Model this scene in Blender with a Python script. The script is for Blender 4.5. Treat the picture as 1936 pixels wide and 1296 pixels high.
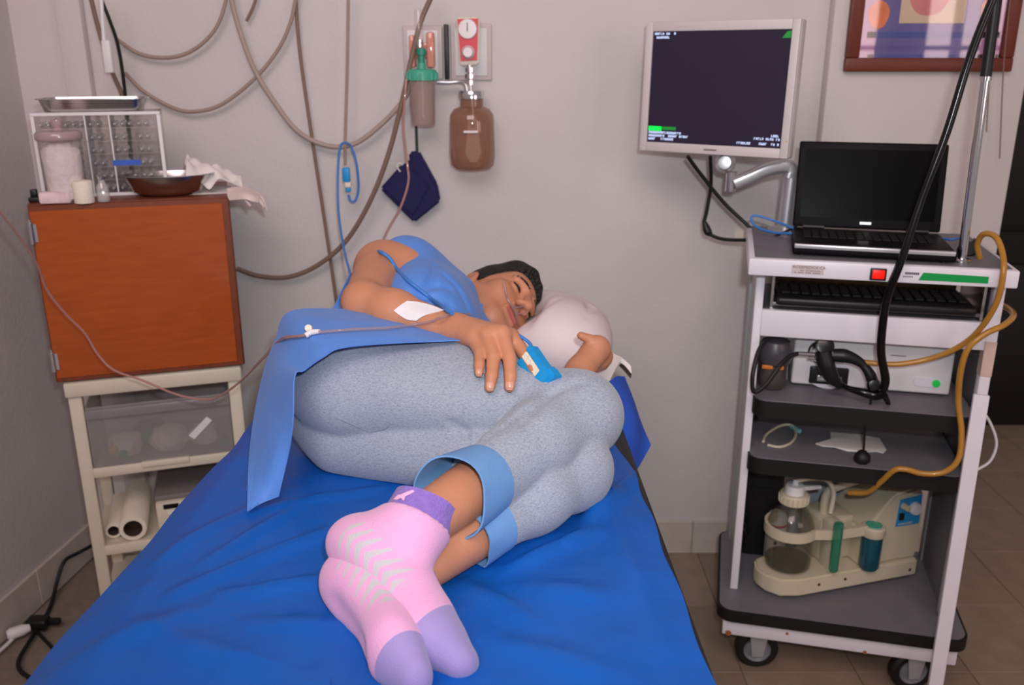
import bpy, bmesh, math, random
import numpy as np
from mathutils import Vector, Matrix

for o in list(bpy.data.objects):
    bpy.data.objects.remove(o, do_unlink=True)
scene = bpy.context.scene
COL = scene.collection
R = math.radians
rng = random.Random(7)

# ------------------------------------------------------------------ camera
CAM_H = 1.55
PITCH = R(17.7)
FPX = 1676.0
W_, H_ = 1936.0, 1296.0
cam_data = bpy.data.cameras.new('camera')
cam = bpy.data.objects.new('camera', cam_data)
COL.objects.link(cam)
cam.location = (0, 0, CAM_H)
cam.rotation_euler = (R(90) - PITCH, 0, 0)
cam_data.sensor_fit = 'HORIZONTAL'
cam_data.sensor_width = 23.7
cam_data.lens = FPX / W_ * 23.7
cam_data.clip_start = 0.02
cam_data.dof.use_dof = True
cam_data.dof.focus_distance = 1.45
cam_data.dof.aperture_fstop = 2.8
scene.camera = cam

# ------------------------------------------------------------------ light
world = bpy.data.worlds.new('room_light')
scene.world = world
world.use_nodes = True
bg = world.node_tree.nodes['Background']
bg.inputs[0].default_value = (1.0, 0.86, 0.85, 1)
bg.inputs[1].default_value = 0.27

def add_light(name, typ, loc, energy, color, **kw):
    d = bpy.data.lights.new(name, typ)
    d.energy = energy
    d.color = color
    for k, v in kw.items():
        setattr(d, k, v)
    o = bpy.data.objects.new(name, d)
    COL.objects.link(o)
    o.location = loc
    return o

# the camera's own flash, a hand's breadth above and right of the lens
flash = add_light('camera_flash', 'SPOT', (0.07, -0.03, CAM_H + 0.13), 62.0, (0.90, 0.97, 1.0),
                  shadow_soft_size=0.03, spot_size=R(96), spot_blend=1.0)
flash.rotation_euler = (R(90) - PITCH + R(6), 0, 0)
# daylight from the high window on the left, behind the photographer
win = add_light('daylight', 'AREA', (-0.4, -0.9, 3.4), 62.0, (1.0, 0.78, 0.76), shape='RECTANGLE', size=2.4, size_y=1.4)
win.rotation_euler = (Vector((0.1, 2.5, 1.9)) - Vector(win.location)).to_track_quat('-Z', 'Y').to_euler()

vs = scene.view_settings
vs.view_transform = 'Standard'
vs.look = 'None'
vs.exposure = 0.0
vs.gamma = 1.0
vs.use_curve_mapping = False

# ------------------------------------------------------------------ helpers
CT, ST = math.cos(PITCH), math.sin(PITCH)
def ray(px, py):
    a = (px - W_ / 2) / FPX
    b = -(py - H_ / 2) / FPX
    return Vector((a, CT + b * ST, -ST + b * CT))
def at(px, py, Y):
    """point of the photographed place at distance Y in front of the camera"""
    d = ray(px, py)
    return Vector((0, 0, CAM_H)) + d * (Y / d.y)
def atz(px, py, z):
    """point of the photographed place at height z"""
    d = ray(px, py)
    return Vector((0, 0, CAM_H)) + d * ((z - CAM_H) / d.z)

def lin(c):
    return tuple((v / 12.92 if v <= 0.04045 else ((v + 0.055) / 1.055) ** 2.4) for v in c)
def rgb(r, g, b):
    return lin((r / 255.0, g / 255.0, b / 255.0))

def mat(name, col, rough=0.5, metal=0.0, var=0.0, vscale=8.0, bump=0.0, bscale=60.0, spec=0.5,
        trans=0.0, ior=1.45, alpha=1.0, emit=None, estr=0.0, sss=0.0, sheen=0.0, coat=0.0, aniso=None):
    m = bpy.data.materials.new(name)
    m.use_nodes = True
    nt = m.node_tree
    b = nt.nodes['Principled BSDF']
    b.inputs['Base Color'].default_value = (*col, 1)
    b.inputs['Roughness'].default_value = rough
    b.inputs['Metallic'].default_value = metal
    b.inputs['Specular IOR Level'].default_value = spec
    b.inputs['Transmission Weight'].default_value = trans
    b.inputs['IOR'].default_value = ior
    b.inputs['Alpha'].default_value = alpha
    b.inputs['Subsurface Weight'].default_value = sss
    if sss:
        b.inputs['Subsurface Radius'].default_value = (0.012, 0.005, 0.003)
        b.inputs['Subsurface Scale'].default_value = 0.6
    b.inputs['Sheen Weight'].default_value = sheen
    b.inputs['Coat Weight'].default_value = coat
    if emit:
        b.inputs['Emission Color'].default_value = (*emit, 1)
        b.inputs['Emission Strength'].default_value = estr
    tc = nt.nodes.new('ShaderNodeTexCoord')
    if var > 0:
        n = nt.nodes.new('ShaderNodeTexNoise')
        n.inputs['Scale'].default_value = vscale
        n.inputs['Detail'].default_value = 5
        nt.links.new(tc.outputs['Object'], n.inputs['Vector'])
        mr = nt.nodes.new('ShaderNodeMapRange')
        mr.inputs[1].default_value = 0.3
        mr.inputs[2].default_value = 0.7
        mr.inputs[3].default_value = 1 - var
        mr.inputs[4].default_value = 1 + var
        nt.links.new(n.outputs['Fac'], mr.inputs[0])
        vm = nt.nodes.new('ShaderNodeVectorMath')
        vm.operation = 'SCALE'
        vm.inputs[0].default_value = col
        nt.links.new(mr.outputs[0], vm.inputs['Scale'])
        nt.links.new(vm.outputs[0], b.inputs['Base Color'])
    if bump > 0:
        n2 = nt.nodes.new('ShaderNodeTexNoise')
        n2.inputs['Scale'].default_value = bscale
        n2.inputs['Detail'].default_value = 3
        nt.links.new(tc.outputs['Object'], n2.inputs['Vector'])
        bp = nt.nodes.new('ShaderNodeBump')
        bp.inputs['Strength'].default_value = bump
        bp.inputs['Distance'].default_value = 0.01
        nt.links.new(n2.outputs['Fac'], bp.inputs['Height'])
        nt.links.new(bp.outputs[0], b.inputs['Normal'])
    return m

def glassy(name, tint, body=0.1, bodycol=None, rough=0.06, ior=1.7, var=0.02):
    """thin clear plastic or glass: lets light straight through, tinted, with a fresnel gloss and some body colour"""
    m = bpy.data.materials.new(name); m.use_nodes = True
    nt = m.node_tree
    for n in list(nt.nodes): nt.nodes.remove(n)
    out = nt.nodes.new('ShaderNodeOutputMaterial')
    tr = nt.nodes.new('ShaderNodeBsdfTransparent'); tr.inputs[0].default_value = (*tint, 1)
    df = nt.nodes.new('ShaderNodeBsdfDiffuse')
    tc = nt.nodes.new('ShaderNodeTexCoord'); ns = nt.nodes.new('ShaderNodeTexNoise'); ns.inputs['Scale'].default_value = 25
    nt.links.new(tc.outputs['Object'], ns.inputs['Vector'])
    bc = bodycol or tint
    cr = nt.nodes.new('ShaderNodeValToRGB')
    cr.color_ramp.elements[0].color = (*[c * (1 - var) for c in bc], 1); cr.color_ramp.elements[1].color = (*[min(1, c * (1 + var)) for c in bc], 1)
    nt.links.new(ns.outputs['Fac'], cr.inputs[0]); nt.links.new(cr.outputs[0], df.inputs[0])
    gl = nt.nodes.new('ShaderNodeBsdfGlossy'); gl.inputs['Roughness'].default_value = rough
    fr = nt.nodes.new('ShaderNodeFresnel'); fr.inputs[0].default_value = ior
    m1 = nt.nodes.new('ShaderNodeMixShader'); m1.inputs[0].default_value = body
    m2 = nt.nodes.new('ShaderNodeMixShader')
    nt.links.new(tr.outputs[0], m1.inputs[1]); nt.links.new(df.outputs[0], m1.inputs[2])
    ge = nt.nodes.new('ShaderNodeNewGeometry'); iv_ = nt.nodes.new('ShaderNodeMath'); iv_.operation = 'SUBTRACT'; iv_.inputs[0].default_value = 1.0
    nt.links.new(ge.outputs['Backfacing'], iv_.inputs[1])
    mu = nt.nodes.new('ShaderNodeMath'); mu.operation = 'MULTIPLY'; nt.links.new(fr.outputs[0], mu.inputs[0]); nt.links.new(iv_.outputs[0], mu.inputs[1])
    nt.links.new(mu.outputs[0], m2.inputs[0]); nt.links.new(m1.outputs[0], m2.inputs[1]); nt.links.new(gl.outputs[0], m2.inputs[2])
    nt.links.new(m2.outputs[0], out.inputs[0])
    return m

M = {}
M['wall'] = mat('painted_wall', rgb(206, 200, 198), 0.75, var=0.03, vscale=3, bump=0.13, bscale=90)
M['wall_grey'] = mat('painted_wall_side', rgb(196, 190, 190), 0.8, var=0.03, vscale=3, bump=0.13, bscale=90)
M['tile'] = mat('floor_tile', rgb(148, 130, 113), 0.35, var=0.10, vscale=14, bump=0.03, bscale=40)
M['tile_b'] = mat('floor_tile_b', rgb(140, 122, 105), 0.35, var=0.12, vscale=11, bump=0.03, bscale=40)
M['skirt'] = mat('skirting_tile', rgb(196, 186, 176), 0.35, var=0.08, vscale=16)
M['grout'] = mat('grout', rgb(128, 116, 104), 0.9, var=0.1, vscale=30)
M['white_paint'] = mat('white_enamel', rgb(226, 222, 230), 0.35, var=0.02, vscale=20)
M['white_plastic'] = mat('white_plastic', rgb(225, 222, 224), 0.4, var=0.015, vscale=15)
M['grey_plastic'] = mat('monitor_shell', rgb(206, 198, 198), 0.42, var=0.015, vscale=10)
M['cream'] = mat('cream_plastic', rgb(214, 205, 186), 0.42, var=0.03, vscale=10)
M['pump_cream'] = mat('pump_shell', rgb(200, 190, 165), 0.45, var=0.03, vscale=10)
M['shelf_grey'] = mat('shelf_laminate', rgb(112, 110, 116), 0.5, var=0.05, vscale=30)
M['post_grey'] = mat('grey_metal_post', rgb(165, 165, 168), 0.35, metal=0.3, var=0.02)
M['black'] = mat('black_plastic', rgb(22, 21, 23), 0.42, var=0.06, vscale=12)
M['black_gloss'] = mat('black_gloss', rgb(12, 12, 14), 0.18, var=0.03, vscale=12)
M['black_rubber'] = mat('black_rubber', rgb(16, 15, 16), 0.55, var=0.08, vscale=20)
M['dark_metal'] = mat('black_painted_metal', rgb(20, 18, 17), 0.5, var=0.1, vscale=6)
M['chrome'] = mat('chrome', (0.75, 0.75, 0.77), 0.12, metal=1.0, var=0.02)
M['steel'] = mat('stainless_steel', (0.55, 0.54, 0.53), 0.22, metal=1.0, var=0.05, vscale=10)
M['silver'] = mat('silver_paint', (0.60, 0.60, 0.62), 0.33, metal=0.75, var=0.02)
M['wheel_grey'] = mat('wheel_rim', rgb(118, 122, 130), 0.45, var=0.05)
M['rust'] = mat('rust', rgb(150, 92, 50), 0.8, var=0.2, vscale=40)

def new_obj(name, me, parent=None, local=True):
    o = bpy.data.objects.new(name, me)
    COL.objects.link(o)
    if parent is not None:
        o.parent = parent
        if not local:
            me.transform(WM[parent.name].inverted())
        WM[o.name] = WM[parent.name].copy()
    else:
        WM[o.name] = Matrix.Identity(4)
    return o
WM = {}

def obj(name, bm, m, parent=None, local=True, smooth=None):
    me = bpy.data.meshes.new(name)
    if smooth is None:
        smooth = 40
    bmesh.ops.recalc_face_normals(bm, faces=list(bm.faces))
    if bm.calc_volume(signed=True) < 0:
        bmesh.ops.reverse_faces(bm, faces=list(bm.faces))
    if smooth:
        for f in bm.faces:
            f.smooth = True
        lim = math.cos(R(smooth))
        for e in bm.edges:
            if len(e.link_faces) == 2:
                f1, f2 = e.link_faces
                f1.normal_update(); f2.normal_update()
                e.smooth = f1.normal.dot(f2.normal) > lim
    bm.to_mesh(me)
    bm.free()
    ms = m if isinstance(m, (list, tuple)) else [m]
    for x in ms:
        me.materials.append(M[x] if isinstance(x, str) else x)
    return new_obj(name, me, parent, local)

def tag(o, label=None, cat=None, group=None, kind=None):
    if label: o['label'] = label
    if cat: o['category'] = cat
    if group: o['group'] = group
    if kind: o['kind'] = kind
    return o

def thing(name, label, cat, loc=(0, 0, 0), rz=0.0, group=None):
    o = bpy.data.objects.new(name, None)
    COL.objects.link(o)
    o.empty_display_size = 0.05
    o.location = loc
    o.rotation_euler = (0, 0, rz)
    WM[o.name] = Matrix.Translation(Vector(loc)) @ Matrix.Rotation(rz, 4, 'Z')
    return tag(o, label, cat, group)

def BM():
    return bmesh.new()

def box(bm, x0, x1, y0, y1, z0, z1, bev=0.0, seg=2, mi=0):
    r = bmesh.ops.create_cube(bm, size=1.0)
    vsx = r['verts']
    for v in vsx:
        v.co = Vector((x0 + (v.co.x + .5) * (x1 - x0), y0 + (v.co.y + .5) * (y1 - y0), z0 + (v.co.z + .5) * (z1 - z0)))
    fs = set(f for v in vsx for f in v.link_faces)
    if bev > 0:
        es = list(set(e for v in vsx for e in v.link_edges))
        rr = bmesh.ops.bevel(bm, geom=es, offset=bev, segments=seg, affect='EDGES', profile=0.5)
        fs = set(rr['faces']) | set(f for f in fs if f.is_valid)
    for f in fs:
        if f.is_valid:
            f.material_index = mi
    return bm

def frame_axes(d):
    d = d.normalized()
    u = d.cross(Vector((0, 0, 1)))
    if u.length < 1e-4:
        u = Vector((1, 0, 0))
    u.normalize()
    v = d.cross(u).normalized()
    return u, v

def cyl(bm, a, b, r0, r1=None, n=20, cap=True, mi=0):
    a = Vector(a); b = Vector(b)
    if r1 is None: r1 = r0
    u, v = frame_axes(b - a)
    A = []; B = []
    for i in range(n):
        t = 2 * math.pi * i / n
        q = u * math.cos(t) + v * math.sin(t)
        A.append(bm.verts.new(a + q * r0)); B.append(bm.verts.new(b + q * r1))
    for i in range(n):
        j = (i + 1) % n
        f = bm.faces.new((A[i], B[i], B[j], A[j])); f.material_index = mi
    if cap:
        bm.faces.new(A).material_index = mi
        bm.faces.new(list(reversed(B))).material_index = mi
    return bm

def lathe(bm, prof, c=(0, 0, 0), n=28, axis=None, sx=1.0, sy=1.0, mi=0):
    """prof: list of (radius, height)"""
    c = Vector(c)
    if axis is None:
        ex, ey, ez = Vector((1, 0, 0)), Vector((0, 1, 0)), Vector((0, 0, 1))
    else:
        ez = Vector(axis).normalized()
        ex, ey = frame_axes(ez)
        if ex.cross(ey).dot(ez) < 0: ey = -ey
    rings = []
    for (r, h) in prof:
        if r < 1e-6:
            rings.append([bm.verts.new(c + ez * h)])
        else:
            rings.append([bm.verts.new(c + ez * h + ex * (r * sx * math.cos(2 * math.pi * i / n)) + ey * (r * sy * math.sin(2 * math.pi * i / n))) for i in range(n)])
    for k in range(len(rings) - 1):
        A, B = rings[k], rings[k + 1]
        for i in range(n):
            j = (i + 1) % n
            if len(A) == 1 and len(B) == 1: continue
            if len(A) == 1: f = bm.faces.new((A[0], B[j], B[i]))
            elif len(B) == 1: f = bm.faces.new((A[i], A[j], B[0]))
            else: f = bm.faces.new((A[i], A[j], B[j], B[i]))
            f.material_index = mi
    return bm

def catmull(pts, per=8):
    P = [Vector(p) for p in pts]
    if len(P) < 3:
        return P
    out = []
    E = [P[0] * 2 - P[1]] + P + [P[-1] * 2 - P[-2]]
    for i in range(1, len(E) - 2):
        p0, p1, p2, p3 = E[i - 1], E[i], E[i + 1], E[i + 2]
        for k in range(per):
            t = k / per
            out.append(0.5 * ((2 * p1) + (p2 - p0) * t + (2 * p0 - 5 * p1 + 4 * p2 - p3) * t * t + (3 * p1 - p0 - 3 * p2 + p3) * t ** 3))
    out.append(P[-1])
    return out

def tube(bm, pts, r, n=10, per=8, cap=True, radii=None, mi=0):
    P = catmull(pts, per)
    N = len(P)
    rings = []
    prev_u = None
    for i, p in enumerate(P):
        d = (P[min(i + 1, N - 1)] - P[max(i - 1, 0)])
        if d.length < 1e-9: d = Vector((0, 0, 1))
        d.normalize()
        if prev_u is None:
            u, v = frame_axes(d)
        else:
            u = prev_u - d * prev_u.dot(d)
            if u.length < 1e-6: u, _ = frame_axes(d)
            u.normalize()
            v = d.cross(u)
        prev_u = u
        if radii:
            f = i / max(N - 1, 1) * (len(radii) - 1)
            k = min(int(f), len(radii) - 2)
            rr = radii[k] + (radii[k + 1] - radii[k]) * (f - k)
        else:
            rr = r
        rings.append([bm.verts.new(p + (u * math.cos(2 * math.pi * j / n) + v * math.sin(2 * math.pi * j / n)) * rr) for j in range(n)])
    for k in range(N - 1):
        A, B = rings[k], rings[k + 1]
        for i in range(n):
            j = (i + 1) % n
            bm.faces.new((A[i], A[j], B[j], B[i])).material_index = mi
    if cap:
        bm.faces.new(list(reversed(rings[0]))).material_index = mi
        bm.faces.new(rings[-1]).material_index = mi
    return bm

def prism(bm, poly, d, mi=0):
    """poly: list of Vector (planar), extruded by vector d"""
    A = [bm.verts.new(Vector(p)) for p in poly]
    B = [bm.verts.new(Vector(p) + Vector(d)) for p in poly]
    n = len(poly)
    bm.faces.new(A).material_index = mi
    bm.faces.new(list(reversed(B))).material_index = mi
    for i in range(n):
        j = (i + 1) % n
        bm.faces.new((A[j], A[i], B[i], B[j])).material_index = mi
    bmesh.ops.recalc_face_normals(bm, faces=bm.faces)
    return bm

def rrect(w, h, r, n=5, cx=0, cy=0):
    out = []
    for (sx, sy, a0) in ((1, 1, 0), (-1, 1, 90), (-1, -1, 180), (1, -1, 270)):
        for i in range(n + 1):
            a = R(a0 + 90 * i / n)
            out.append((cx + sx * (w / 2 - r) + r * math.cos(a), cy + sy * (h / 2 - r) + r * math.sin(a)))
    return out

def patch(bm, rows, per=5, thick=0.0015, noise=0.0, seed=1):
    """smooth sheet through a grid of control points, given thickness"""
    rr = [catmull(r, per) for r in rows]
    cols = list(zip(*rr))
    grid = [catmull(c, per) for c in cols]
    nu, nv = len(grid), len(grid[0])
    if noise:
        rg = random.Random(seed)
        ph = [(rg.uniform(8, 26), rg.uniform(8, 26), rg.uniform(0, 6.28)) for _ in range(7)]
        for i in range(nu):
            for j in range(nv):
                p = grid[i][j]
                s = sum(math.sin(a * i / nu * 2 + b * j / nv * 2 + c) for a, b, c in ph) / 7
                grid[i][j] = p + Vector((0.3, -0.6, 0.7)) * s * noise
    A = [[bm.verts.new(grid[i][j]) for j in range(nv)] for i in range(nu)]
    for i in range(nu - 1):
        for j in range(nv - 1):
            bm.faces.new((A[i][j], A[i + 1][j], A[i + 1][j + 1], A[i][j + 1]))
    bmesh.ops.recalc_face_normals(bm, faces=bm.faces)
    if thick:
        bmesh.ops.solidify(bm, geom=list(bm.faces), thickness=thick)
    return bm

def text_bm(s, size, depth=0.0):
    c = bpy.data.curves.new('lettering', 'FONT')
    c.body = s
    c.size = size
    c.align_x = 'LEFT'
    c.extrude = depth
    c.resolution_u = 2
    o = bpy.data.objects.new('lettering', c)
    COL.objects.link(o)
    dg = bpy.context.evaluated_depsgraph_get()
    me = bpy.data.meshes.new_from_object(o.evaluated_get(dg))
    bpy.data.objects.remove(o, do_unlink=True)
    bm = BM()
    bm.from_mesh(me)
    bpy.data.meshes.remove(me)
    return bm

# ------------------------------------------------------------------ room
YW = 2.58                      # back wall
XL = -1.374                    # left corner
XR = 1.41                      # where the back wall ends at the passage
def lw_x(y):                   # left wall line
    return XL - (YW - y) * 0.116

floor_bm = BM(); box(floor_bm, -3.0, 3.6, 0.3, 4.3, -0.06, -0.004)
floor = tag(obj('floor', floor_bm, 'grout', smooth=0), 'beige tiled floor of the treatment room', None, kind='structure')
# tiles: 30 cm, laid from the back wall; one mesh shared by all
TS = 0.303
def tile_mesh(nm, m):
    b = BM(); box(b, 0.0015, TS - 0.0015, 0.0015, TS - 0.0015, -0.006, 0.0, bev=0.0012, seg=1)
    me = bpy.data.meshes.new(nm); b.to_mesh(me); b.free(); me.materials.append(M[m]); return me
tms = [tile_mesh('tile', 'tile'), tile_mesh('tile', 'tile_b')]
for iy in range(-5, 8):
    for ix in range(-6, 9):
        x = 0.611 + ix * TS; y = YW + (-iy - 1) * TS
        if y < 0.85 or y > 3.6: continue
        if y > YW - 0.01 and x < 1.2: continue
        if x + TS < lw_x(y) - 0.02: continue
        if x > 2.9: continue
        t = bpy.data.objects.new('tile', tms[rng.randrange(2)])
        COL.objects.link(t); t.parent = floor; t.location = (x, y, 0)

wb = BM(); box(wb, XL - 0.1, XR, YW, YW + 0.14, -0.02, 2.9)
wall_back = tag(obj('wall_back', wb, 'wall', smooth=0), 'pale painted wall behind the bed', None, kind='structure')
# pilaster on the right, shallow corner column on the left
pb = BM(); box(pb, 0.865, XR, YW - 0.045, YW, 0.0, 2.9, bev=0.004)
tag(obj('trim_1', pb, 'wall'), 'shallow column the framed poster hangs on', None, kind='structure')
pb = BM(); box(pb, -1.235, -1.165, YW - 0.03, YW, 0.0, 2.9, bev=0.006)
tag(obj('trim_2', pb, 'wall'), 'narrow vertical boxing near the left corner', None, kind='structure')
lb = BM()
prism(lb, [Vector((lw_x(YW + .1), YW + 0.1, -0.02)), Vector((lw_x(0.2), 0.2, -0.02)), Vector((lw_x(0.2) - .12, 0.2, -0.02)), Vector((lw_x(YW + .1) - .12, YW + 0.1, -0.02))], (0, 0, 2.92))
tag(obj('wall_left', lb, 'wall_grey', smooth=0), 'greyer side wall at the left of the room', None, kind='structure')

# skirting tiles
sk = thing('baseboard_back', None, None, (0, 0, 0)); sk['kind'] = 'structure'; sk['label'] = 'row of pale skirting tiles along the back wall'
sm = BM(); box(sm, 0.001, TS - 0.001, -0.010, 0.0, 0.0, 0.118, bev=0.002, seg=1)
sme = bpy.data.meshes.new('tile'); sm.to_mesh(sme); sm.free(); sme.materials.append(M['skirt'])
for i in range(-7, 3):
    x = 0.59 + i * TS
    if x < XL - 0.02 or x + TS > XR + 0.1: continue
    t = bpy.data.objects.new('tile', sme); COL.objects.link(t); t.parent = sk
    t.location = (x, YW if x < 0.8 else YW - 0.045, 0)
    if x + TS > XR: t.scale.x = (XR - x) / TS
sl = thing('baseboard_left', None, None, (lw_x(YW), YW, 0), math.atan2(-1, -0.116)); sl['kind'] = 'structure'; sl['label'] = 'row of skirting tiles along the left wall'
sm = BM(); box(sm, 0.001, TS - 0.001, 0.0, 0.010, 0.0, 0.118, bev=0.002, seg=1)
sme2 = bpy.data.meshes.new('tile'); sm.to_mesh(sme2); sm.free(); sme2.materials.append(M['skirt'])
for i in range(6):
    t = bpy.data.objects.new('tile', sme2); COL.objects.link(t); t.parent = sl; t.location = (i * TS, 0, 0)

# barred window behind the photographer, the one mirrored in the poster glass
M['pane_day'] = mat('daylit_pane', rgb(240, 225, 225), 0.5, emit=(1.0, 0.74, 0.72), estr=5.0)
M['win_bar'] = mat('window_bar', rgb(120, 96, 100), 0.5, var=0.05)
wn = thing('window_1', None, None, (2.0, -1.2, 1.25)); wn['kind'] = 'structure'; wn['label'] = 'barred window behind the camera on the right'
for (x0, x1) in ((0.0, 0.42), (0.75, 0.92), (1.0, 1.12), (1.2, 1.3), (1.42, 1.75)):
    for (z0, z1) in ((0.0, 0.36), (0.39, 0.75), (0.78, 1.2)):
        b = BM(); box(b, x0, x1, 0.0, 0.006, z0, z1); obj('pane', b, 'pane_day', wn)
for x0 in (-0.05, 0.42, 0.72, 0.94, 1.14, 1.33, 1.75):
    b = BM(); box(b, x0, x0 + 0.03, -0.01, 0.03, -0.04, 1.24, bev=0.004); obj('bar', b, 'win_bar', wn)
for z0 in (-0.04, 0.36, 0.75, 1.2):
    b = BM(); box(b, -0.05, 1.78, -0.01, 0.03, z0, z0 + 0.03, bev=0.004); obj('rail', b, 'win_bar', wn)

# dark passage on the right: black steel door with a row of bolts
b = BM(); box(b, 1.0, 3.6, 4.02, 4.1, -0.02, 2.9)
tag(obj('wall_passage', b, 'dark_metal', smooth=0), 'dark end of the passage beyond the wall', None, kind='structure')
dr = thing('steel_door', 'black steel door with a column of shiny bolts beyond the wall', 'door', (1.55, 3.66, 0))
b = BM(); box(b, -0.1, 1.3, 0.0, 0.04, 0.01, 2.6, bev=0.004); obj('leaf', b, 'dark_metal', dr)
for zc in (0.35, 1.25, 2.15):
    b = BM(); box(b, -0.07, 1.25, -0.015, 0.0, zc - 0.38, zc + 0.38, bev=0.01); obj('panel', b, 'dark_metal', dr)
for i in range(22):
    b = BM()
    zc = 0.12 + i * 0.105
    lathe(b, [(0.0, 0.018), (0.009, 0.013), (0.013, 0.004), (0.013, 0.0)], (0.455, -0.015, zc), n=10, axis=(0, -1, 0))
    obj('bolt', b, 'steel', dr)
b = BM(); box(b, 0.26, 0.33, -0.06, -0.02, 1.18, 1.2, bev=0.004); obj('handle', b, 'cream', dr)
# ================================================================== left: drawer cart with wooden cupboard
M['wood'] = None
def wood_mat():
    m = mat('varnished_wood', rgb(172, 80, 22), 0.28, coat=0.15)
    nt = m.node_tree; b = nt.nodes['Principled BSDF']
    tc = nt.nodes.new('ShaderNodeTexCoord'); mp = nt.nodes.new('ShaderNodeMapping')
    mp.inputs['Scale'].default_value = (3.0, 3.0, 18.0)
    n = nt.nodes.new('ShaderNodeTexNoise'); n.inputs['Scale'].default_value = 4; n.inputs['Detail'].default_value = 6; n.inputs['Distortion'].default_value = 0.6
    cr = nt.nodes.new('ShaderNodeValToRGB')
    cr.color_ramp.elements[0].position = 0.3; cr.color_ramp.elements[0].color = (*rgb(160, 72, 18), 1)
    cr.color_ramp.elements[1].position = 0.75; cr.color_ramp.elements[1].color = (*rgb(176, 82, 23), 1)
    nt.links.new(tc.outputs['Object'], mp.inputs['Vector']); nt.links.new(mp.outputs[0], n.inputs['Vector'])
    nt.links.new(n.outputs['Fac'], cr.inputs[0]); nt.links.new(cr.outputs[0], b.inputs['Base Color'])
    return m
M['wood'] = wood_mat()
M['wood_edge'] = mat('wood_edge', rgb(120, 58, 34), 0.4, var=0.12, vscale=30)
M['frost'] = glassy('frosted_plastic', (0.93,0.92,0.92), 0.33, rgb(176,172,172), 0.35)
M['clear'] = glassy('clear_acrylic', (0.985,0.98,0.98), 0.10, rgb(226,218,218), 0.05)
M['glass'] = glassy('clear_glass', (0.97,0.97,0.97), 0.38, rgb(226,222,224), 0.05, 2.0)
M['cotton'] = mat('cotton', rgb(236, 226, 224), 0.95, var=0.04, vscale=40, bump=0.6, bscale=60)
M['gauze'] = mat('gauze', rgb(232, 222, 205), 0.9, var=0.03, vscale=60, bump=0.3, bscale=200)
M['paper'] = mat('white_paper', rgb(228, 222, 218), 0.85, var=0.02, vscale=12)
M['pink_print'] = mat('pink_sleeve', rgb(226, 202, 205), 0.7, var=0.12, vscale=30)
M['card'] = mat('cardboard_core', rgb(70, 52, 42), 0.9, var=0.1, vscale=30)
M['teal'] = mat('teal_plastic', rgb(40, 140, 120), 0.4, var=0.05)
M['yellow'] = mat('yellow_plastic', rgb(205, 170, 70), 0.5, var=0.05)
M['blue_print'] = mat('blue_print', rgb(50, 90, 190), 0.5, var=0.1, vscale=60)
M['green_cloth'] = mat('green_wrap', rgb(40, 90, 70), 0.8, var=0.3, vscale=40)
M['printer_grey'] = mat('printer_grey', rgb(120, 114, 112), 0.55, var=0.04)
M['tan_cable'] = mat('tan_cable', rgb(158, 136, 124), 0.5, var=0.04, vscale=30)
M['brown_cable'] = mat('brown_cable', rgb(128, 104, 90), 0.5, var=0.04, vscale=30)
M['hose_grey'] = mat('grey_hose', rgb(168, 150, 140), 0.5, var=0.04, vscale=30)
M['blue_cable'] = mat('blue_cable', rgb(58, 122, 200), 0.4, var=0.03)
M['blue_rubber'] = mat('blue_sensor_rubber', rgb(24, 150, 216), 0.45, var=0.03, vscale=30)
M['iv_tube'] = glassy('iv_tubing', (0.85,0.72,0.70), 0.6, rgb(198,150,142), 0.08)

CZ = R(18)
CART = Vector((-1.125, 2.095, 0))
cart = thing('drawer_cart', 'cream plastic drawer cart with a clear drawer under the wooden cupboard', 'cart', CART, CZ)
CW, CD = 0.42, 0.30
b = BM(); box(b, -0.005, CW + 0.005, -0.01, CD, 0.735, 0.775, bev=0.006); obj('top_slab', b, 'cream', cart)
for (x, y) in ((0, 0), (CW - 0.032, 0), (0, CD - 0.035), (CW - 0.032, CD - 0.035)):
    b = BM(); box(b, x, x + 0.032, y, y + 0.03, 0.07, 0.737, bev=0.004); obj('post', b, 'cream', cart)
for z in (0.09, 0.285):
    b = BM(); box(b, 0.004, CW - 0.004, 0.006, CD - 0.01, z, z + 0.014); box(b, 0.03, CW - 0.03, 0.0, 0.018, z - 0.012, z + 0.016, bev=0.003)
    obj('shelf', b, 'cream', cart)
b = BM(); box(b, 0.03, CW - 0.03, 0.0, 0.02, 0.503, 0.53, bev=0.004); box(b, 0.15, 0.27, -0.006, 0.01, 0.518, 0.533, bev=0.003)
box(b, 0.01, 0.03, 0.02, CD - .02, 0.503, 0.52); box(b, CW - 0.03, CW - 0.01, 0.02, CD - .02, 0.503, 0.52)
obj('rail', b, 'cream', cart)
drw = BM()
x0, x1, y0, y1, z0, z1 = 0.034, CW - 0.034, 0.004, CD - 0.03, 0.531, 0.700
t = 0.003
box(drw, x0, x1, y0, y0 + t, z0, z1, bev=0.001, seg=1); box(drw, x0, x1, y1 - t, y1, z0, z1)
box(drw, x0, x0 + t, y0 + t, y1 - t, z0, z1); box(drw, x1 - t, x1, y0 + t, y1 - t, z0, z1)
box(drw, x0 + t, x1 - t, y0 + t, y1 - t, z0, z0 + t)
dro = obj('drawer', drw, 'frost', cart)
b = BM(); box(b, x0, x1, y0 - 0.012, y0, z1 - 0.03, z1 - 0.004, bev=0.004); obj('handle_lip', b, 'frost', dro)
b = BM()
prism(b, [Vector((0.275, y0 - 0.0016, 0.592)), Vector((0.288, y0 - 0.0016, 0.580)), Vector((0.338, y0 - 0.0016, 0.628)), Vector((0.325, y0 - 0.0016, 0.640))], (0, 0.0012, 0))
obj('label_sticker', b, 'white_plastic', dro)
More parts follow.
